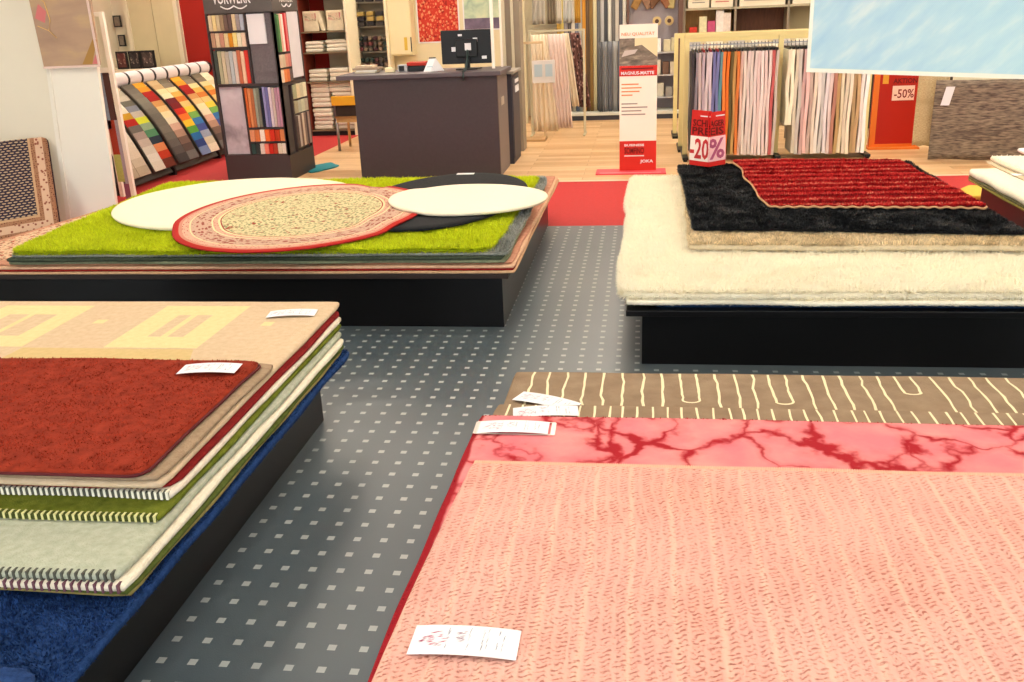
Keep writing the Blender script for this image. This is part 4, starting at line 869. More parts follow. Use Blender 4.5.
tp = poster('art_poster', 'pale green landscape poster behind the monitor', -2.61, -1.98, 1.35, 2.05, 14.0495, abstract_print('greenposter', [(0, (150, 176, 160)), (.5, (190, 208, 180)), (1, (216, 222, 190))], 4))
MB().box(-2.59, -2.0, 14.031, 14.0352, 1.37, 1.52).build('purple_foreground', mat('purple', (110, 98, 120), .7, 10, .3), tp)

# ------------------------------------------------------------------ reception desk and what stands on it
t = thing('reception_desk', 'anthracite reception desk in the middle of the shop', 'desk', (-2.2, 9.9, 0))
MB().box(-2.945, -1.455, 9.49, 9.53, 0, 1.015).build('front_panel', M_anth, t, bevel=.003)
MB().box(-1.50, -1.455, 9.531, 10.2, 0, 1.015).build('side_panel', mat('anth_side', (112, 102, 100), .5, 40, .06), t, bevel=.003)
MB().box(-2.945, -2.90, 9.531, 10.2, 0, 1.015).build('side_panel', M_anth, t, bevel=.003)
MB().box(-3.11, -1.41, 9.45, 10.25, 1.016, 1.058).build('worktop', mat('worktop', (88, 80, 84), .45), t, bevel=.004)
MB().box(-1.455, -1.449, 9.72, 9.9, .70, .78).build('label_strip', mat('lab', (176, 166, 150), .5), t)
t = thing('side_cabinet', 'dark cabinet behind the right end of the reception desk', 'cabinet', (-1.47, 10.6, 0))
MB().box(-1.95, -1.42, 10.3, 10.88, 0, .97).build('body', mat('cab_dark', (58, 56, 64), .5), t, bevel=.003); MB().box(-1.42, -1.412, 10.32, 10.86, .06, .93).build('door', mat('cab_dark2', (64, 62, 70), .5), t)
MB().box(-1.411, -1.405, 10.5, 10.78, .86, .90).box(-1.411, -1.405, 10.5, 10.78, .76, .83).build('label_strip', M_card, t); MB().box(-1.97, -1.39, 10.28, 10.9, .971, 1.0).build('top', mat('cab_top', (150, 142, 130), .5), t, bevel=.003)
t = thing('panel_column', 'tall taupe panel column behind the desk, left of the curtain samples', 'panel', (-1.52, 11.4, 0))
MB().box(-1.66, -1.43, 11.25, 11.55, 0, 2.6).build('panel', mat('taupe_panel', (140, 128, 112), .6, 3, .08), t, bevel=.004); MB().box(-1.645, -1.60, 11.22, 11.249, 0, 2.6).box(-1.53, -1.50, 11.22, 11.249, 0, 2.6).build('vertical_fluting', mat('taupe_light', (196, 186, 160), .6), t)
t = thing('monitor', 'black computer monitor on the desk seen from behind', 'monitor', (-1.82, 9.9, 1.058))
MB().box(-2.085, -1.555, 9.88, 9.905, 1.115, 1.45).build('housing', M_dark, t, bevel=.008); MB().box(-1.93, -1.70, 9.85, 9.879, 1.18, 1.36).build('rear_cover', M_dark, t, bevel=.01)
MB().box(-1.845, -1.79, 9.86, 9.90, 1.07, 1.2).build('stand_neck', M_dark, t, bevel=.004); MB().prism([(-1.93, 9.8), (-1.70, 9.8), (-1.68, 9.98), (-1.95, 9.98)], 1.059, 1.072).build('stand_foot', M_dark, t, bevel=.004)
MB().box(-1.975, -1.91, 9.868, 9.8795, 1.24, 1.285).box(-1.745, -1.70, 9.868, 9.8795, 1.33, 1.37).box(-1.83, -1.765, 9.845, 9.8495, 1.25, 1.32).box(-1.90, -1.86, 9.868, 9.8795, 1.39, 1.41).box(-1.66, -1.61, 9.868, 9.8795, 1.16, 1.19).build('sticker', M_card, t)
MB().tube([(-1.80, 9.84, 1.25), (-1.80, 9.80, 1.16), (-1.79, 9.62, 1.08), (-1.785, 9.46, 1.07), (-1.785, 9.435, 1.02), (-1.785, 9.44, .98)], .014).build('cable', mat('cable_teal', (36, 52, 52), .5), t, smooth=True)
t = thing('glass_screen', 'white framed screen standing at the right end of the desk', 'screen', (-1.5, 9.95, 1.058))
MB().box(-1.56, -1.53, 9.88, 9.91, 1.059, 2.2).box(-1.50, -1.48, 10.12, 10.15, 1.059, 2.2).box(-1.555, -1.535, 9.911, 10.14, 2.16, 2.2).build('frame', M_white, t, bevel=.003)
t = thing('desk_calendar', 'white tent calendar standing on the desk', 'calendar', (-2.17, 9.75, 1.058))
MB().add([(-2.245, 9.68, 1.06), (-2.17, 9.68, 1.06), (-2.12, 9.74, 1.19), (-2.19, 9.74, 1.19), (-2.10, 9.82, 1.06), (-2.05, 9.80, 1.06)], [(0,1,2,3), (1,5,2), (3,2,5,4), (0,3,4), (0,4,5,1)]).build('pages', M_card, t)
MB().tube([(-2.19, 9.74, 1.192), (-2.12, 9.74, 1.192)], .006).build('binding', M_dark, t); MB().box(-2.21, -2.15, 9.70, 9.703, 1.10, 1.11).build('printed_line', mat('calblue', (120, 170, 190), .6), t)
t = thing('letter_tray', 'red topped black box between calendar and phone on the desk', 'box', (-2.35, 9.9, 1.058))
MB().box(-2.44, -2.25, 9.82, 9.99, 1.06, 1.115).build('tray', M_dark, t, bevel=.004); MB().box(-2.45, -2.24, 9.81, 10.0, 1.116, 1.15).build('lid', mat('tray_red', (176, 44, 30), .6), t, bevel=.004)
t = thing('card_terminal', 'small white card terminal with dark display on the desk', 'card terminal', (-2.49, 9.85, 1.058))
MB().box(-2.545, -2.445, 9.8, 9.9, 1.06, 1.13).build('body', mat('term', (186, 184, 186), .5), t, bevel=.006); MB().box(-2.53, -2.475, 9.793, 9.799, 1.07, 1.12).build('display', M_dark, t)
tag(MB().box(-2.685, -2.59, 9.8, 9.88, 1.06, 1.105).build('card_box', mat('cardbox', (236, 222, 180), .6), bevel=.003), 'small cream box on the desk left of the card terminal', 'box')
for i, (x0, x1, z0, z1, c) in enumerate(((-3.0, -2.78, 1.06, 1.075, (206, 196, 176)), (-2.98, -2.76, 1.076, 1.09, (230, 226, 216)), (-3.02, -2.74, 1.091, 1.112, (150, 130, 110)), (-2.99, -2.80, 1.113, 1.135, (196, 176, 150)))):
    tag(MB().box(x0, x1, 9.75, 9.95, z0, z1).build('brochure_stack', mat('bro%d' % i, c, .7), bevel=.003), '%s pile of brochures at the left end of the desk, %s from below' % (cname(c), ORD[i]), 'brochures', 'brochures on the desk')
# chair behind the desk
t = thing('chair', 'wooden chair with yellow back cushion behind the left end of the desk', 'chair', (-3.75, 11.7, 0))
Mw = mat('chair_wood', (196, 158, 104), .5)
for x, y in ((-3.86, 11.6), (-3.42, 11.6), (-3.84, 12.0), (-3.44, 12.0)): MB().tube([(x, y, 0), (x, y, .42)], .018).build('leg', M_steel if x < -3.8 and y < 11.7 else Mw, t, smooth=True)
MB().box(-3.88, -3.40, 11.57, 12.03, .421, .455).build('seat', Mw, t, bevel=.01); MB().box(-3.86, -3.42, 11.58, 11.60, .36, .42).build('rail', Mw, t)
MB().box(-3.875, -3.84, 11.54, 11.569, .44, .70).box(-3.43, -3.395, 11.54, 11.569, .44, .70).build('back_post', M_steel, t); MB().box(-3.84, -3.43, 11.535, 11.565, .44, .575).build('seat_cushion', mat('dkcush', (60, 48, 44), .9), t, bevel=.01)
MB().box(-3.88, -3.39, 11.50, 11.534, .575, .69).build('backrest', mat('yellow_cush', (226, 164, 40), .8), t, bevel=.012)
tag(MB().prism([(-3.66+.17*cos(a)*(1+.15*sin(3*a)), 10.27+.28*sin(a)*(1+.2*cos(4*a))) for a in [2*pi*i/28 for i in range(28)]], .001, .012).build('floor_mat', mat('teal', (24, 122, 132), .8)), 'small teal mat lying on the wooden floor beside the tower', 'mat')
# ------------------------------------------------------------------ curtain samples behind the desk
t = thing('curtain_rail_stand', 'cream rail stand carrying hanging curtain samples', 'stand', (-1.1, 12.7, 0))
MB().box(-1.50, -.76, 12.68, 12.72, 1.325, 1.35).box(-1.50, -1.47, 12.68, 12.72, 0, 1.325).box(-.79, -.76, 12.68, 12.72, 0, 1.325).box(-1.50, -1.47, 12.5, 12.9, 0, .02).box(-.79, -.76, 12.5, 12.9, 0, .02).build('frame', mat('rail_cream', (196, 188, 160), .5), t, bevel=.003)
def curtain(name, label, xt0, xt1, xb0, xb1, y, zt, zb, m, cat='curtain', grp=None, pleats=6, amp=.025, th=.004):
    """pleated cloth hanging from zt down to zb, as wide at the bottom as xb0..xb1"""
    n = max(8, pleats*6); k = 8; mb = MB()
    for sgn in (0, 1):
        for j in range(k+1):
            f = j/k
            for i in range(n+1):
                u = i/n; x = (xt0+(xt1-xt0)*u)*(1-f)+(xb0+(xb1-xb0)*u)*f
                mb.v.append((x, y+sin(u*pleats*2*pi)*amp*(.5+f)+sgn*th, zt+(zb-zt)*f))
    S = (n+1)*(k+1)
    for j in range(k):
        for i in range(n): a = j*(n+1)+i; mb.f += [(a+n+1, a+n+2, a+1, a), (S+a, S+a+1, S+a+n+2, S+a+n+1)]
    for j in range(k): a = j*(n+1); b = a+n; mb.f += [(a, S+a, S+a+n+1, a+n+1), (b+n+1, S+b+n+1, S+b, b)]
    for i in range(n): a = k*(n+1)+i; mb.f += [(i, i+1, S+i+1, S+i), (a, S+a, S+a+1, a+1)]
    mb.fm = [0]*len(mb.f); return tag(mb.build(name, m, smooth=True), label, cat, grp)
GCu = 'curtain samples on the rail behind the desk'
Mcw = mat('curtain_cream', (232, 216, 190), .85, 3, .05); Mcr = mat('curtain_rose', (228, 206, 196), .85, 3, .05)
curtain('curtain_sample', 'cream floor length curtain sample at the left of the rail', -1.46, -1.25, -1.46, -1.12, 12.62, 1.30, .06, Mcw, grp=GCu, pleats=5)
curtain('curtain_sample', 'rosy white flared curtain sample in the middle of the rail', -1.24, -1.02, -1.14, -.93, 12.60, 1.30, .10, Mcr, grp=GCu, pleats=5)
curtain('curtain_sample', 'white slanting curtain sample right of the rosy one', -1.06, -.98, -.95, -.85, 12.78, 1.30, .36, Mcw, grp=GCu, pleats=2)
curtain('curtain_sample', 'black, rose and brown checked curtain sample at the right of the rail', -.97, -.84, -.86, -.70, 12.86, 1.30, .34, floral_print('check_cloth', (110, 76, 70), [(40, 30, 32), (190, 150, 140)], 16), grp=GCu, pleats=3)
for i, (x0, x1, c) in enumerate(((-1.47, -1.30, (176, 170, 156)), (-1.27, -1.16, (130, 116, 96)), (-1.15, -1.08, (214, 206, 190)), (-1.06, -.93, (190, 190, 184)), (-.91, -.83, (196, 150, 60)))):
    curtain('curtain_sample', '%s short curtain sample above the rail, %s from left' % (cname(c), ORD[i]), x0, x1, x0, x1, 12.95, 2.1, 1.42, mat('cu%d' % i, c, .85, 6, .1), grp='short samples above the rail', pleats=3, amp=.012)
t = thing('leaflet_stand', 'tall thin wooden leaflet stand in front of the cream curtain samples', 'stand', (-1.4, 12.2, 0))
MB().box(-1.55, -1.53, 12.25, 12.28, 0, 1.215).box(-1.285, -1.265, 12.25, 12.28, 0, 1.2).box(-1.55, -1.265, 12.24, 12.29, 1.2, 1.23).build('frame', mat('stand_wood', (206, 180, 140), .5), t, bevel=.003)
MB().box(-1.56, -1.25, 12.05, 12.35, .0, .03).build('foot_plate', mat('stand_wood2', (176, 140, 96), .5), t, bevel=.004); MB().box(-1.41, -1.12, 12.20, 12.24, .72, 1.0).build('leaflet_pocket', mat('pocket', (214, 210, 206), .3), t, bevel=.004)
MB().box(-1.38, -1.28, 12.19, 12.199, .80, .95).box(-1.24, -1.15, 12.19, 12.199, .80, .95).build('leaflet', mat('leaflet', (176, 196, 206), .4), t)
# ------------------------------------------------------------------ back wall displays
t = thing('panel_display', 'long low plinth with vertical fabric and blind panels along the back', 'display', (-.4, 14.5, 0))
MB().box(-1.32, .56, 14.25, 14.9, 0, .07).build('plinth', mat('plinth_dark', (64, 66, 76), .5), t); MB().box(-1.34, .565, 14.22, 14.9, .071, .11).build('ledge', mat('ledge', (206, 206, 196), .5), t, bevel=.003)
MB().box(-1.3, -.26, 14.6, 14.63, .112, 2.5).build('back_panel', mat('pd_back', (120, 110, 96), .7), t)
cs = [(196,160,80),(206,186,110),(150,146,150),(96,92,94),(206,200,186),(120,130,150),(176,176,170),(206,150,60),(110,90,70),(150,120,70),(214,206,170),(110,112,116),(190,190,190),(80,84,90),(216,214,206),(120,118,116),(206,200,190),(90,92,100),(222,218,206)]
x = -1.28
for i, c in enumerate(cs):
    w = .054; curtain('vertical_blind', '%s vertical blind panel, %s from left in the back display' % (cname(c), ORD[i]), x, x+w-.005, x, x+w-.005, 14.45, 2.3, .115, mat('fp%d' % i, c, .8, 4, .08), 'blind', 'vertical panels in the back display', 2, .008); x += w
for i in range(6):
    c = [(90,92,96),(130,132,136),(110,112,120),(150,150,150),(96,100,110),(130,126,126)][i]
    curtain('vertical_blind', 'short %s lower panel, %s from left behind the banner' % (cname(c), ORD[i]), -.66+.07*i, -.60+.07*i, -.66+.07*i, -.60+.07*i, 14.33, 1.12, .115, mat('fq%d' % i, c, .8, 4, .08), 'blind', 'short panels in the back display', 2, .01)
t = thing('shelf_unit', 'grey pegboard shelf with bags and tape rolls behind the banner', 'shelf', (.14, 14.6, 0))
MB().box(-.219, .499, 14.75, 14.78, .112, 2.4).build('back_board', mat('peg', (172, 164, 170), .7, 60, .05), t); MB().box(-.25, -.22, 14.4, 14.78, .112, 2.4).box(.5, .56, 14.4, 14.78, .112, 2.4).build('side_panel', mat('sp_brown', (104, 78, 68), .6), t)
for z in (.30, .62, .94): MB().box(-.22, .5, 14.42, 14.75, z-.018, z).build('shelf_board', mat('glass_shelf', (186, 184, 186), .4), t)
def grab(n, name, lb, cat, grp, cols, xs_, z, w, h, prob=None):
    for i, x in enumerate(xs_):
        c = cols[i % len(cols)]; o = MB().box(x, x+w, 14.45, 14.6, z+.002, z+h*(.8+.4*random.random())).build(name, mat('gr%d_%d_%d' % c, c, .7, 20, .1), bevel=.006)
        tag(o, lb % (cname(c), ORD[i]), cat, grp)
grab(0, 'packet', '%s packet, %s from left on the lowest grey shelf', 'packet', 'packets on the grey shelf', [(176,176,150),(200,196,180),(150,146,140)], (.05, .2, .33), .30, .1, .16)
grab(0, 'packet', '%s packet, %s from left on the second grey shelf', 'packet', 'packets on the grey shelf', [(214,206,190),(110,84,70),(200,190,170)], (.16, .28, .39), .62, .09, .2)
grab(0, 'packet', '%s packet, %s from left on the third grey shelf', 'packet', 'packets on the grey shelf', [(236,234,230),(206,200,170),(196,190,160)], (.15, .29, .40), .94, .1, .18)
for i, x in enumerate((.19, .37)):
    t = thing('tape_roll', ['beige tape roll hanging on the grey pegboard, left one', 'beige tape roll hanging on the grey pegboard, right one'][i], 'tape roll', (x, 14.6, 1.3), 'tape rolls on the pegboard')
    MB().tube([(x, 14.6, 1.37), (x, 14.68, 1.37)], .065, 20).build('roll', mat('tape', (206, 182, 130), .7), t, smooth=False); MB().tube([(x, 14.592, 1.37), (x, 14.599, 1.37)], .03, 14).build('core', mat('tapecore', (90, 70, 60), .7), t); MB().tube([(x, 14.6, 1.37), (x, 14.76, 1.37)], .006).build('hook', M_steel, t)
for i, (x, c, a) in enumerate(((-.10, (176, 136, 80), .5), (.03, (150, 118, 96), -.5), (.16, (120, 84, 60), .7), (.30, (150, 100, 70), -.6), (.40, (206, 190, 130), .1))):
    mb = MB(); mb.M = Matrix.Translation((x, 14.68, 1.66)) @ Matrix.Rotation(a, 4, 'Y'); mb.box(-.055, .055, -.03, .03, -.12, .12)
    o = mb.build('fabric_bundle', mat('fb%d' % i, c, .85, 12, .25), bevel=.02); tag(o, '%s tilted fabric bundle hanging on the pegboard, %s from left' % (cname(c), ORD[i]), 'fabric bundle', 'fabric bundles on the pegboard')
t = thing('display_counter', 'cream shelf wall with wooden niches above the curtain rack', 'shelf', (1.6, 14.6, 0))
MB().box(.57, 3.2, 14.5, 14.9, 0, 1.15).build('body', mat('dc_cream', (210, 198, 160), .6), t); MB().box(.57, 3.2, 14.85, 14.9, 1.151, 2.4).build('back_panel', mat('dc_back', (200, 186, 150), .7), t)
MB().box(1.34, 2.04, 14.80, 14.849, 1.151, 1.50).build('dark_wood_niche', mat('dc_wood', (96, 60, 44), .6, 8, .2, stretch=(6, 1, 1)), t); MB().box(.62, 1.30, 14.80, 14.849, 1.151, 1.50).build('oak_niche', mat('dc_oak', (190, 146, 88), .6, 8, .15, stretch=(6, 1, 1)), t)
for x in (.58, 1.31, 2.05, 2.6): MB().box(x-.015, x+.015, 14.45, 14.80, 1.151, 2.4).build('upright', mat('dc_post', (150, 138, 120), .5, metal=.2), t)
for x0, x1 in ((.60, 1.295), (1.325, 2.035), (2.065, 2.585)): MB().box(x0, x1, 14.45, 14.8, 1.50, 1.53).build('shelf_board', mat('dc_shelf', (176, 166, 140), .5), t)
for i, (x0, x1) in enumerate(((.63, .93), (.96, 1.27), (1.36, 2.0), (2.1, 2.5))):
    t = thing('storage_box', ['white box with grey print, leftmost above the curtain rack', 'white box with red logo above the curtain rack', 'long white box with two printed lines above the dark niche', 'plain white box, partly behind the blue print'][i], 'box', ((x0+x1)/2, 14.6, 1.53), 'boxes on the cream shelf wall')
    MB().box(x0, x1, 14.46, 14.78, 1.531, 1.78).build('carton', mat('carton', (226, 218, 196), .6), t, bevel=.004)
    MB().box(x0+.06, x1-.06, 14.454, 14.459, 1.60, 1.61).box(x0+.1, x1-.1, 14.454, 14.459, 1.64, 1.648).build('printed_line', mat('prt%d' % (i % 2), [(130, 126, 120), (190, 60, 60)][i % 2], .6), t)
for i, (x, c, h) in enumerate(((.66, (206, 60, 44), .12), (.80, (226, 220, 180), .26), (.92, (190, 80, 120), .2), (1.04, (232, 226, 222), .34), (1.14, (226, 214, 206), .3))):
    tag(MB().box(x, x+.11, 14.5, 14.6, 1.153, 1.15+h).build('packet', mat('pk%d' % i, c, .6, 20, .15), bevel=.006), '%s packet, %s from left in the oak niche' % (cname(c), ORD[i]), 'packet', 'packets in the oak niche')
# ------------------------------------------------------------------ curtain rack
Mpost = mat('rack_cream', (222, 208, 148), .5)
for k, (y, x0) in enumerate(((12.35, .40), (11.2, .43))):
    t = thing('fabric_rack', ['cream metal fabric rack, farthest of the row', 'cream metal fabric rack in the middle of the row'][k], 'rack', (x0+.95, y, 0), 'cream fabric racks')
    [MB().box(a_, a_+.05, y-.02, y+.02, .03, 1.26).build('post', Mpost, t, bevel=.003) for a_ in (x0-.02, x0+1.85)]; MB().box(x0+.031, x0+1.849, y-.02, y+.02, 1.20, 1.26).build('top_rail', Mpost, t); [MB().box(a_, a_+.07, y-.3, y+.3, 0, .03).build('foot', M_dark, t) for a_ in (x0-.03, x0+1.84)]
    for i in range(6): curtain('fabric_sample', '%s fabric sample hanging in the %s cream rack, %s from its left post' % (['grey', 'cream'][i % 2], ['farthest', 'middle'][k], ORD[i]), x0+.1+.27*i, x0+.3+.27*i, x0+.1+.27*i, x0+.3+.27*i, y-.06, 1.15, .1, [mat('fs_g', (170, 166, 160), .85), mat('fs_c', (214, 204, 180), .85)][i % 2], 'fabric sample', 'fabric samples in the rear racks', 3, .012)
t = thing('fabric_rack', 'large cream metal rack with hanging fabric samples in front of the shop back', 'rack', (1.4, 10.5, 0), 'cream fabric racks')
for x in (.455, 1.425, 2.34): MB().box(x-.025, x+.025, 10.42, 10.47, .05, 1.265).build('post', Mpost, t, bevel=.003)
MB().box(.43, 2.365, 10.415, 10.475, 1.266, 1.31).build('top_rail', Mpost, t, bevel=.003); MB().box(.481, 1.40, 10.43, 10.45, 1.185, 1.20).box(1.451, 2.315, 10.43, 10.45, 1.185, 1.20).build('hanging_rail', M_steel, t)
for x in (.455, 1.425, 2.34): MB().box(x-.03, x+.03, 10.2, 10.8, .02, .049).build('foot', M_dark, t, bevel=.004)
for x in (.455, 1.425, 2.34):
    for y in (10.22, 10.76): MB().tube([(x-.02, y, .0205), (x+.02, y, .0205)], .02, 12).build('caster', M_dark, t, smooth=True)
bay1 = [(60,56,60),(150,142,150),(186,170,170),(176,160,170),(206,196,200),(196,186,196),(110,112,160),(120,126,176),(90,140,150),(226,130,60),(214,110,40),(96,84,50),(190,150,90),(206,120,60),(226,200,186),(216,206,196),(222,210,206),(206,196,190),(226,214,210),(220,200,196),(228,216,212),(214,196,192),(226,210,206),(180,90,90),(196,186,176)]
bay2 = [(226,222,196),(236,232,206),(206,200,180),(190,186,180),(206,176,172),(226,190,186),(196,176,166),(216,206,190),(226,222,216),(206,204,200),(216,212,216),(226,210,206),(170,120,104),(190,160,110),(226,216,186),(206,196,176),(226,216,196),(176,150,110),(190,160,120),(232,226,220),(240,238,236)]
def sample_row(xa, xb, cols, where, short=()):
    n = len(cols); w = (xb-xa)/n
    for i, c in enumerate(cols):
        x = xa+(i+.5)*w; sd_ = random.random()*20; zb = .054+random.uniform(0, .02)+(.30 if i in short else 0); zt = 1.125
        t = thing('fabric_sample', '%s fabric sample, %s from left post, %s of large rack' % (cname(c), ORD[i], where), 'fabric sample', (x, 10.44, 1.125), 'fabric samples in the large cream rack')
        k = 10; mb = MB(); vs = []
        for j in range(k+1):
            z = zt+(zb-zt)*j/k; ox = w*.16*sin(j*.9+sd_)
            for q_ in range(5):
                f = q_/4; y = 10.22+.44*f; vs.append((x-w*.42+ox+.004*sin(f*6+sd_), y+(.015*sin(sd_) if q_ == 0 else 0), z))
            for q_ in range(5):
                f = 1-q_/4; y = 10.22+.44*f; vs.append((x+w*.42+ox+.004*sin(f*5+sd_), y+(.015*sin(sd_) if q_ == 4 else 0), z))
        fs = [tuple(range(10)), tuple(range(k*10, k*10+10))[::-1]]
        for j in range(k):
            for q_ in range(10): fs.append((j*10+q_, (j+1)*10+q_, (j+1)*10+(q_+1) % 10, j*10+(q_+1) % 10))
        mb.add(vs, fs).build('cloth', mat('cl%d_%d_%d' % c, c, .85, 5, .08), t, smooth=False)
        mb = MB().box(x-.006, x+.006, 10.23, 10.65, 1.128, 1.152); mb.tube([(x, 10.44, 1.15), (x, 10.44, 1.18), (x, 10.425, 1.20), (x, 10.44, 1.212), (x, 10.456, 1.202)], .003, 6)
        mb.build('hanger', mat('hanger_red', (150, 30, 34), .5) if where == 'left bay' and 1 < i < 9 and i % 2 else M_dark, t)
sample_row(.50, 1.385, bay1, 'left bay'); sample_row(1.47, 2.30, bay2, 'right bay', (0, 1))
# ------------------------------------------------------------------ banner
t = thing('roll_up_banner', 'narrow red and white standing banner with a grey room photo', 'banner', (-.045, 9.65, 0))
bx0, bx1, by = -.238, .135, 9.65
MB().box(bx0-.24, bx1+.10, by-.17, by+.12, .0, .014).build('base_plate', mat('pink_base', (214, 70, 84), .5), t, bevel=.003)
MB().box(bx0, bx1, by, by+.006, .015, 1.445).build('sheet', mat('banner_white', (246, 238, 222), .5), t)
[MB().box(bx0, bx1, by-.0015, by-.0002, a_, b_).build('red_field', mat('banner_red', (206, 44, 32), .5), t) for a_, b_ in ((.015, .315), (.955, 1.055))]
MB().box(bx0, bx1, by-.0015, by-.0002, 1.056, 1.315).build('room_photo', abstract_print('room_photo', [(0, (96, 88, 76)), (.6, (128, 118, 104)), (1, (170, 158, 136))], 8, (1, 1, 4)), t)
MB().add([(bx0+.15, by-.0025, 1.315), (bx1, by-.0025, 1.315), (bx1, by-.0025, 1.13), (bx0+.22, by-.0025, 1.25), (bx0+.15, by-.0025, 1.24)], [(0, 4, 3, 2, 1)]).build('photo_window', mat('win', (226, 214, 170), .5), t)
MB().add([(bx0+.02, by-.0025, 1.14), (bx0+.15, by-.0025, 1.17), (bx0+.18, by-.0025, 1.21), (bx0+.05, by-.0025, 1.20)], [(0, 1, 2, 3)]).build('photo_bed', mat('bed', (196, 188, 180), .6), t)
Mo = mat('orange_text', (222, 140, 80), .6); Mg = mat('grey_text', (150, 140, 130), .6); yy = by-.0016
text('lettering', 'NEU QUALITÄT', bx0+.02, bx1-.03, 1.335, 1.375, by, Mo, t); text('lettering', 'MAGNUS-MATTE', bx0+.015, bx1-.03, .968, 1.0, yy, M_card, t, bold=.03); MB().box(bx0+.02, bx1-.04, by-.003, by-.0016, 1.02, 1.034).build('printed_line', Mtxt, t)
for i, (z, w, m) in enumerate(((.87, .17, Mo), (.835, .2, Mo), (.80, .18, Mo), (.765, .11, Mo), (.68, .16, Mg), (.645, .26, Mg), (.61, .2, Mg), (.575, .24, Mg))): MB().box(bx0+.02, bx0+.02+w, by-.0012, by-.0002, z, z+.012).build('printed_line', m, t)
text('lettering', 'BUSINESS', bx0+.05, bx0+.25, .262, .285, yy, M_card, t, bold=.03); text('lettering', 'SOMFINO', bx0+.05, bx0+.25, .185, .25, yy, Mtxt, t, bold=.03); MB().box(bx0+.05, bx0+.25, by-.003, by-.0016, .16, .17).build('white_line', M_card, t)
text('lettering', 'JOKA', bx0+.21, bx1-.03, .085, .125, yy, M_card, t, bold=.03)
MB().box(bx0-.2, bx1+.05, by-.135, by-.115, .0141, .015).build('printed_line', mat('pale_pink', (244, 170, 176), .5), t)
# ------------------------------------------------------------------ right background
t = thing('price_board', 'red price board with orange edge, reading AKTION -50%', 'sign', (2.7, 10.95, 0))
MB().box(2.50, 3.0, 10.9, 10.94, .02, .95).build('board', mat('board_red', (176, 30, 14), .5), t, bevel=.003); MB().box(2.50, 2.56, 10.893, 10.899, .02, .95).box(2.56, 3.0, 10.893, 10.899, .02, .05).build('orange_edge', mat('orange', (226, 120, 40), .5), t)
MB().box(2.48, 3.02, 10.8, 11.05, 0, .019).build('foot_plate', mat('orange', (226, 120, 40)), t); MB().box(2.59, 2.65, 10.892, 10.899, .70, .80).build('yellow_label', mat('ylab', (222, 160, 50), .5), t)
MB().box(2.70, 2.93, 10.892, 10.899, .52, .675).build('price_card', mat('pcard', (246, 206, 190), .5), t); text('brush_price', '-50%', 2.72, 2.925, .545, .64, 10.8915, mat('brush_dark', (130, 26, 30), .6), t)
text('lettering', 'AKTION', 2.70, 2.95, .70, .755, 10.899, Mtxt, t, bold=.03)
t = thing('hanging_bar', 'low steel bar on posts from which the runner and the grey rug hang', 'rack', (3.3, 10.0, 0))
MB().tube([(2.98, 10.17, .86), (4.9, 9.83, .86)], .015).tube([(2.98, 10.17, 0), (2.98, 10.17, .86)], .015).tube([(4.9, 9.83, 0), (4.9, 9.83, .86)], .015).build('bar', M_steel, t, smooth=True)
def hung(lb, xa, xb, ya, yb, z0, zt, m, th=.012, n=20):
    mb = MB(); k = 12; vs = []
    for sgn in (0, 1):
        for j in range(k+1):
            for i in range(n+1):
                u = i/n; z = z0+(zt-z0)*j/k; x = xa+(xb-xa)*u; y = ya+(yb-ya)*u; vs.append((x, y+.008*sin(u*9+j*.3)+sgn*th, z+.006*sin(u*20)*(j == 0)))
    S = (n+1)*(k+1); fs = []
    for j in range(k):
        for i in range(n): a = j*(n+1)+i; fs += [(a, a+1, a+n+2, a+n+1), (S+a+n+1, S+a+n+2, S+a+1, S+a)]
    for i in range(n): a = k*(n+1)+i; fs += [(i, S+i, S+i+1, i+1), (a+1, S+a+1, S+a, a)]
    for j in range(k): a = j*(n+1); b = a+n; fs += [(a, a+n+1, S+a+n+1, S+a), (b, S+b, S+b+n+1, b+n+1)]
    return tag(mb.add(vs, fs).build('rug', m, smooth=True), lb, 'rug', 'rugs hanging on the low bar')
rn = hung('narrow oatmeal runner hanging beside the red price board', 2.755, 3.04, 10.13, 10.09, .14, .885, runner_mat('oatmeal', (206, 188, 148), (166, 144, 104)))
gr = hung('dark grey streaked rug hanging at the right edge', 2.88, 4.8, 9.97, 9.67, .02, .80, runner_mat('greystreak', (150, 136, 118), (80, 70, 66), (1.5, 1, 9)))
hung('pale cream rug hanging behind the dark grey one', 3.05, 4.82, 10.02, 9.74, .10, .89, mat('palecream', (226, 214, 180), .9, 30, .05))
tag(MB().box(2.895, 2.96, 10.12, 10.125, .70, .86).build('price_tag', M_card), 'white tag on the oatmeal runner', 'price tag'); tag(MB().add([(2.93, 9.93, .56), (3.01, 9.92, .56), (3.045, 9.91, .74), (2.965, 9.92, .74), (2.93, 9.932, .56), (3.01, 9.922, .56), (3.045, 9.912, .74), (2.965, 9.922, .74)], [(0,1,2,3),(7,6,5,4),(0,4,5,1),(1,5,6,2),(2,6,7,3),(3,7,4,0)]).build('price_tag', M_card), 'white tag on the dark grey hanging rug', 'price tag')
t = thing('goods_shelf', 'dark shelf with goods seen between the curtain rack and the red board', 'shelf', (3.3, 12.6, 0))
MB().box(2.55, 4.6, 12.5, 12.9, .02, 1.6).build('body', mat('gs_dark', (62, 54, 44), .6), t); MB().box(2.6, 2.75, 12.44, 12.499, .5, .8).build('green_packet', mat('gs_green', (40, 80, 56), .6), t); MB().box(2.57, 2.72, 12.44, 12.499, .1, .42).build('pale_packet', mat('gs_pale', (206, 186, 180), .6), t)
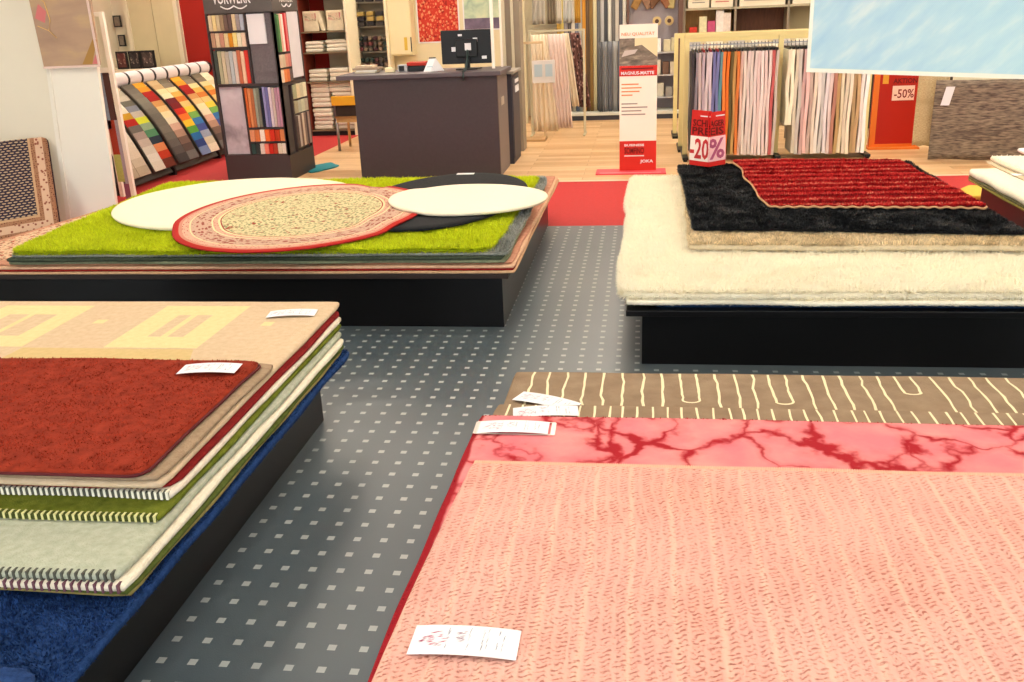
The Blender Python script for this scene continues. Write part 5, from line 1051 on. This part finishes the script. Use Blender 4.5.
# hanging print above the right pile
t = thing('hanging_print', 'large pale blue rippled print with white border hanging from the ceiling at top right', 'banner', (1.5, 4.8, 1.26))
a, b = Vector((.812, 5.0, 0)), Vector((2.25, 4.45, 0)); d = (b-a).normalized(); nrm = Vector((d.y, -d.x, 0))
def pz(u, z, o): p = a+(b-a)*u+nrm*o; return (p.x, p.y, z-.056*u)
L0, L1 = 1.283, 2.25
MB().add([pz(0, L0, 0), pz(1, L0, 0), pz(1, L1, 0), pz(0, L1, 0), pz(0, L0, -.01), pz(1, L0, -.01), pz(1, L1, -.01), pz(0, L1, -.01)], [(0,1,2,3),(7,6,5,4),(0,4,5,1),(1,5,6,2),(2,6,7,3),(3,7,4,0)]).build('border', mat('print_border', (244, 242, 226), .5), t)
MB().add([pz(.012, L0+.02, .001), pz(.988, L0+.02, .001), pz(.988, L1-.02, .001), pz(.012, L1-.02, .001)], [(0, 1, 2, 3)]).build('print', sky_print(), t)
MB().tube([pz(.1, L1, -.005), (a+(b-a)*.1).to_tuple()[:2]+(3.3,)], .003).tube([pz(.9, L1, -.005), (a+(b-a)*.9).to_tuple()[:2]+(3.3,)], .003).build('hanging_wire', M_steel, t)

# ------------------------------------------------------------------ light, sky and camera
w = bpy.data.worlds.new('sky'); bpy.context.scene.world = w; w.use_nodes = True
bg = w.node_tree.nodes['Background']; bg.inputs[0].default_value = (.86, .93, 1, 1); bg.inputs[1].default_value = 4.5
cam = bpy.data.cameras.new('camera'); co = bpy.data.objects.new('camera', cam); C.objects.link(co)
FPX, PI_, RO, YA = 924.0, .3464, .0424, .1479
c_, s_ = cos(YA), sin(YA); cp, sp = cos(PI_), sin(PI_); cr, sr = cos(RO), sin(RO)
R = Vector((c_, s_, 0)); F = Vector((-cp*s_, cp*c_, -sp)); U = Vector((-sp*s_, sp*c_, cp)); R2 = R*cr-U*sr; U2 = R*sr+U*cr
M = Matrix(((R2.x, U2.x, -F.x, 0), (R2.y, U2.y, -F.y, 0), (R2.z, U2.z, -F.z, 1.65), (0, 0, 0, 1))); co.matrix_world = M
cam.sensor_width = 36; cam.lens = FPX/1024*36; cam.clip_start = .05; cam.clip_end = 60
sc = bpy.context.scene; sc.camera = co
sc.view_settings.view_transform = 'Standard'; sc.view_settings.look = 'None'; sc.view_settings.gamma = 1; sc.view_settings.exposure = 0.0
sc.view_settings.use_curve_mapping = False
sc.cycles.max_bounces = 6; sc.cycles.diffuse_bounces = 4; sc.cycles.use_denoising = True
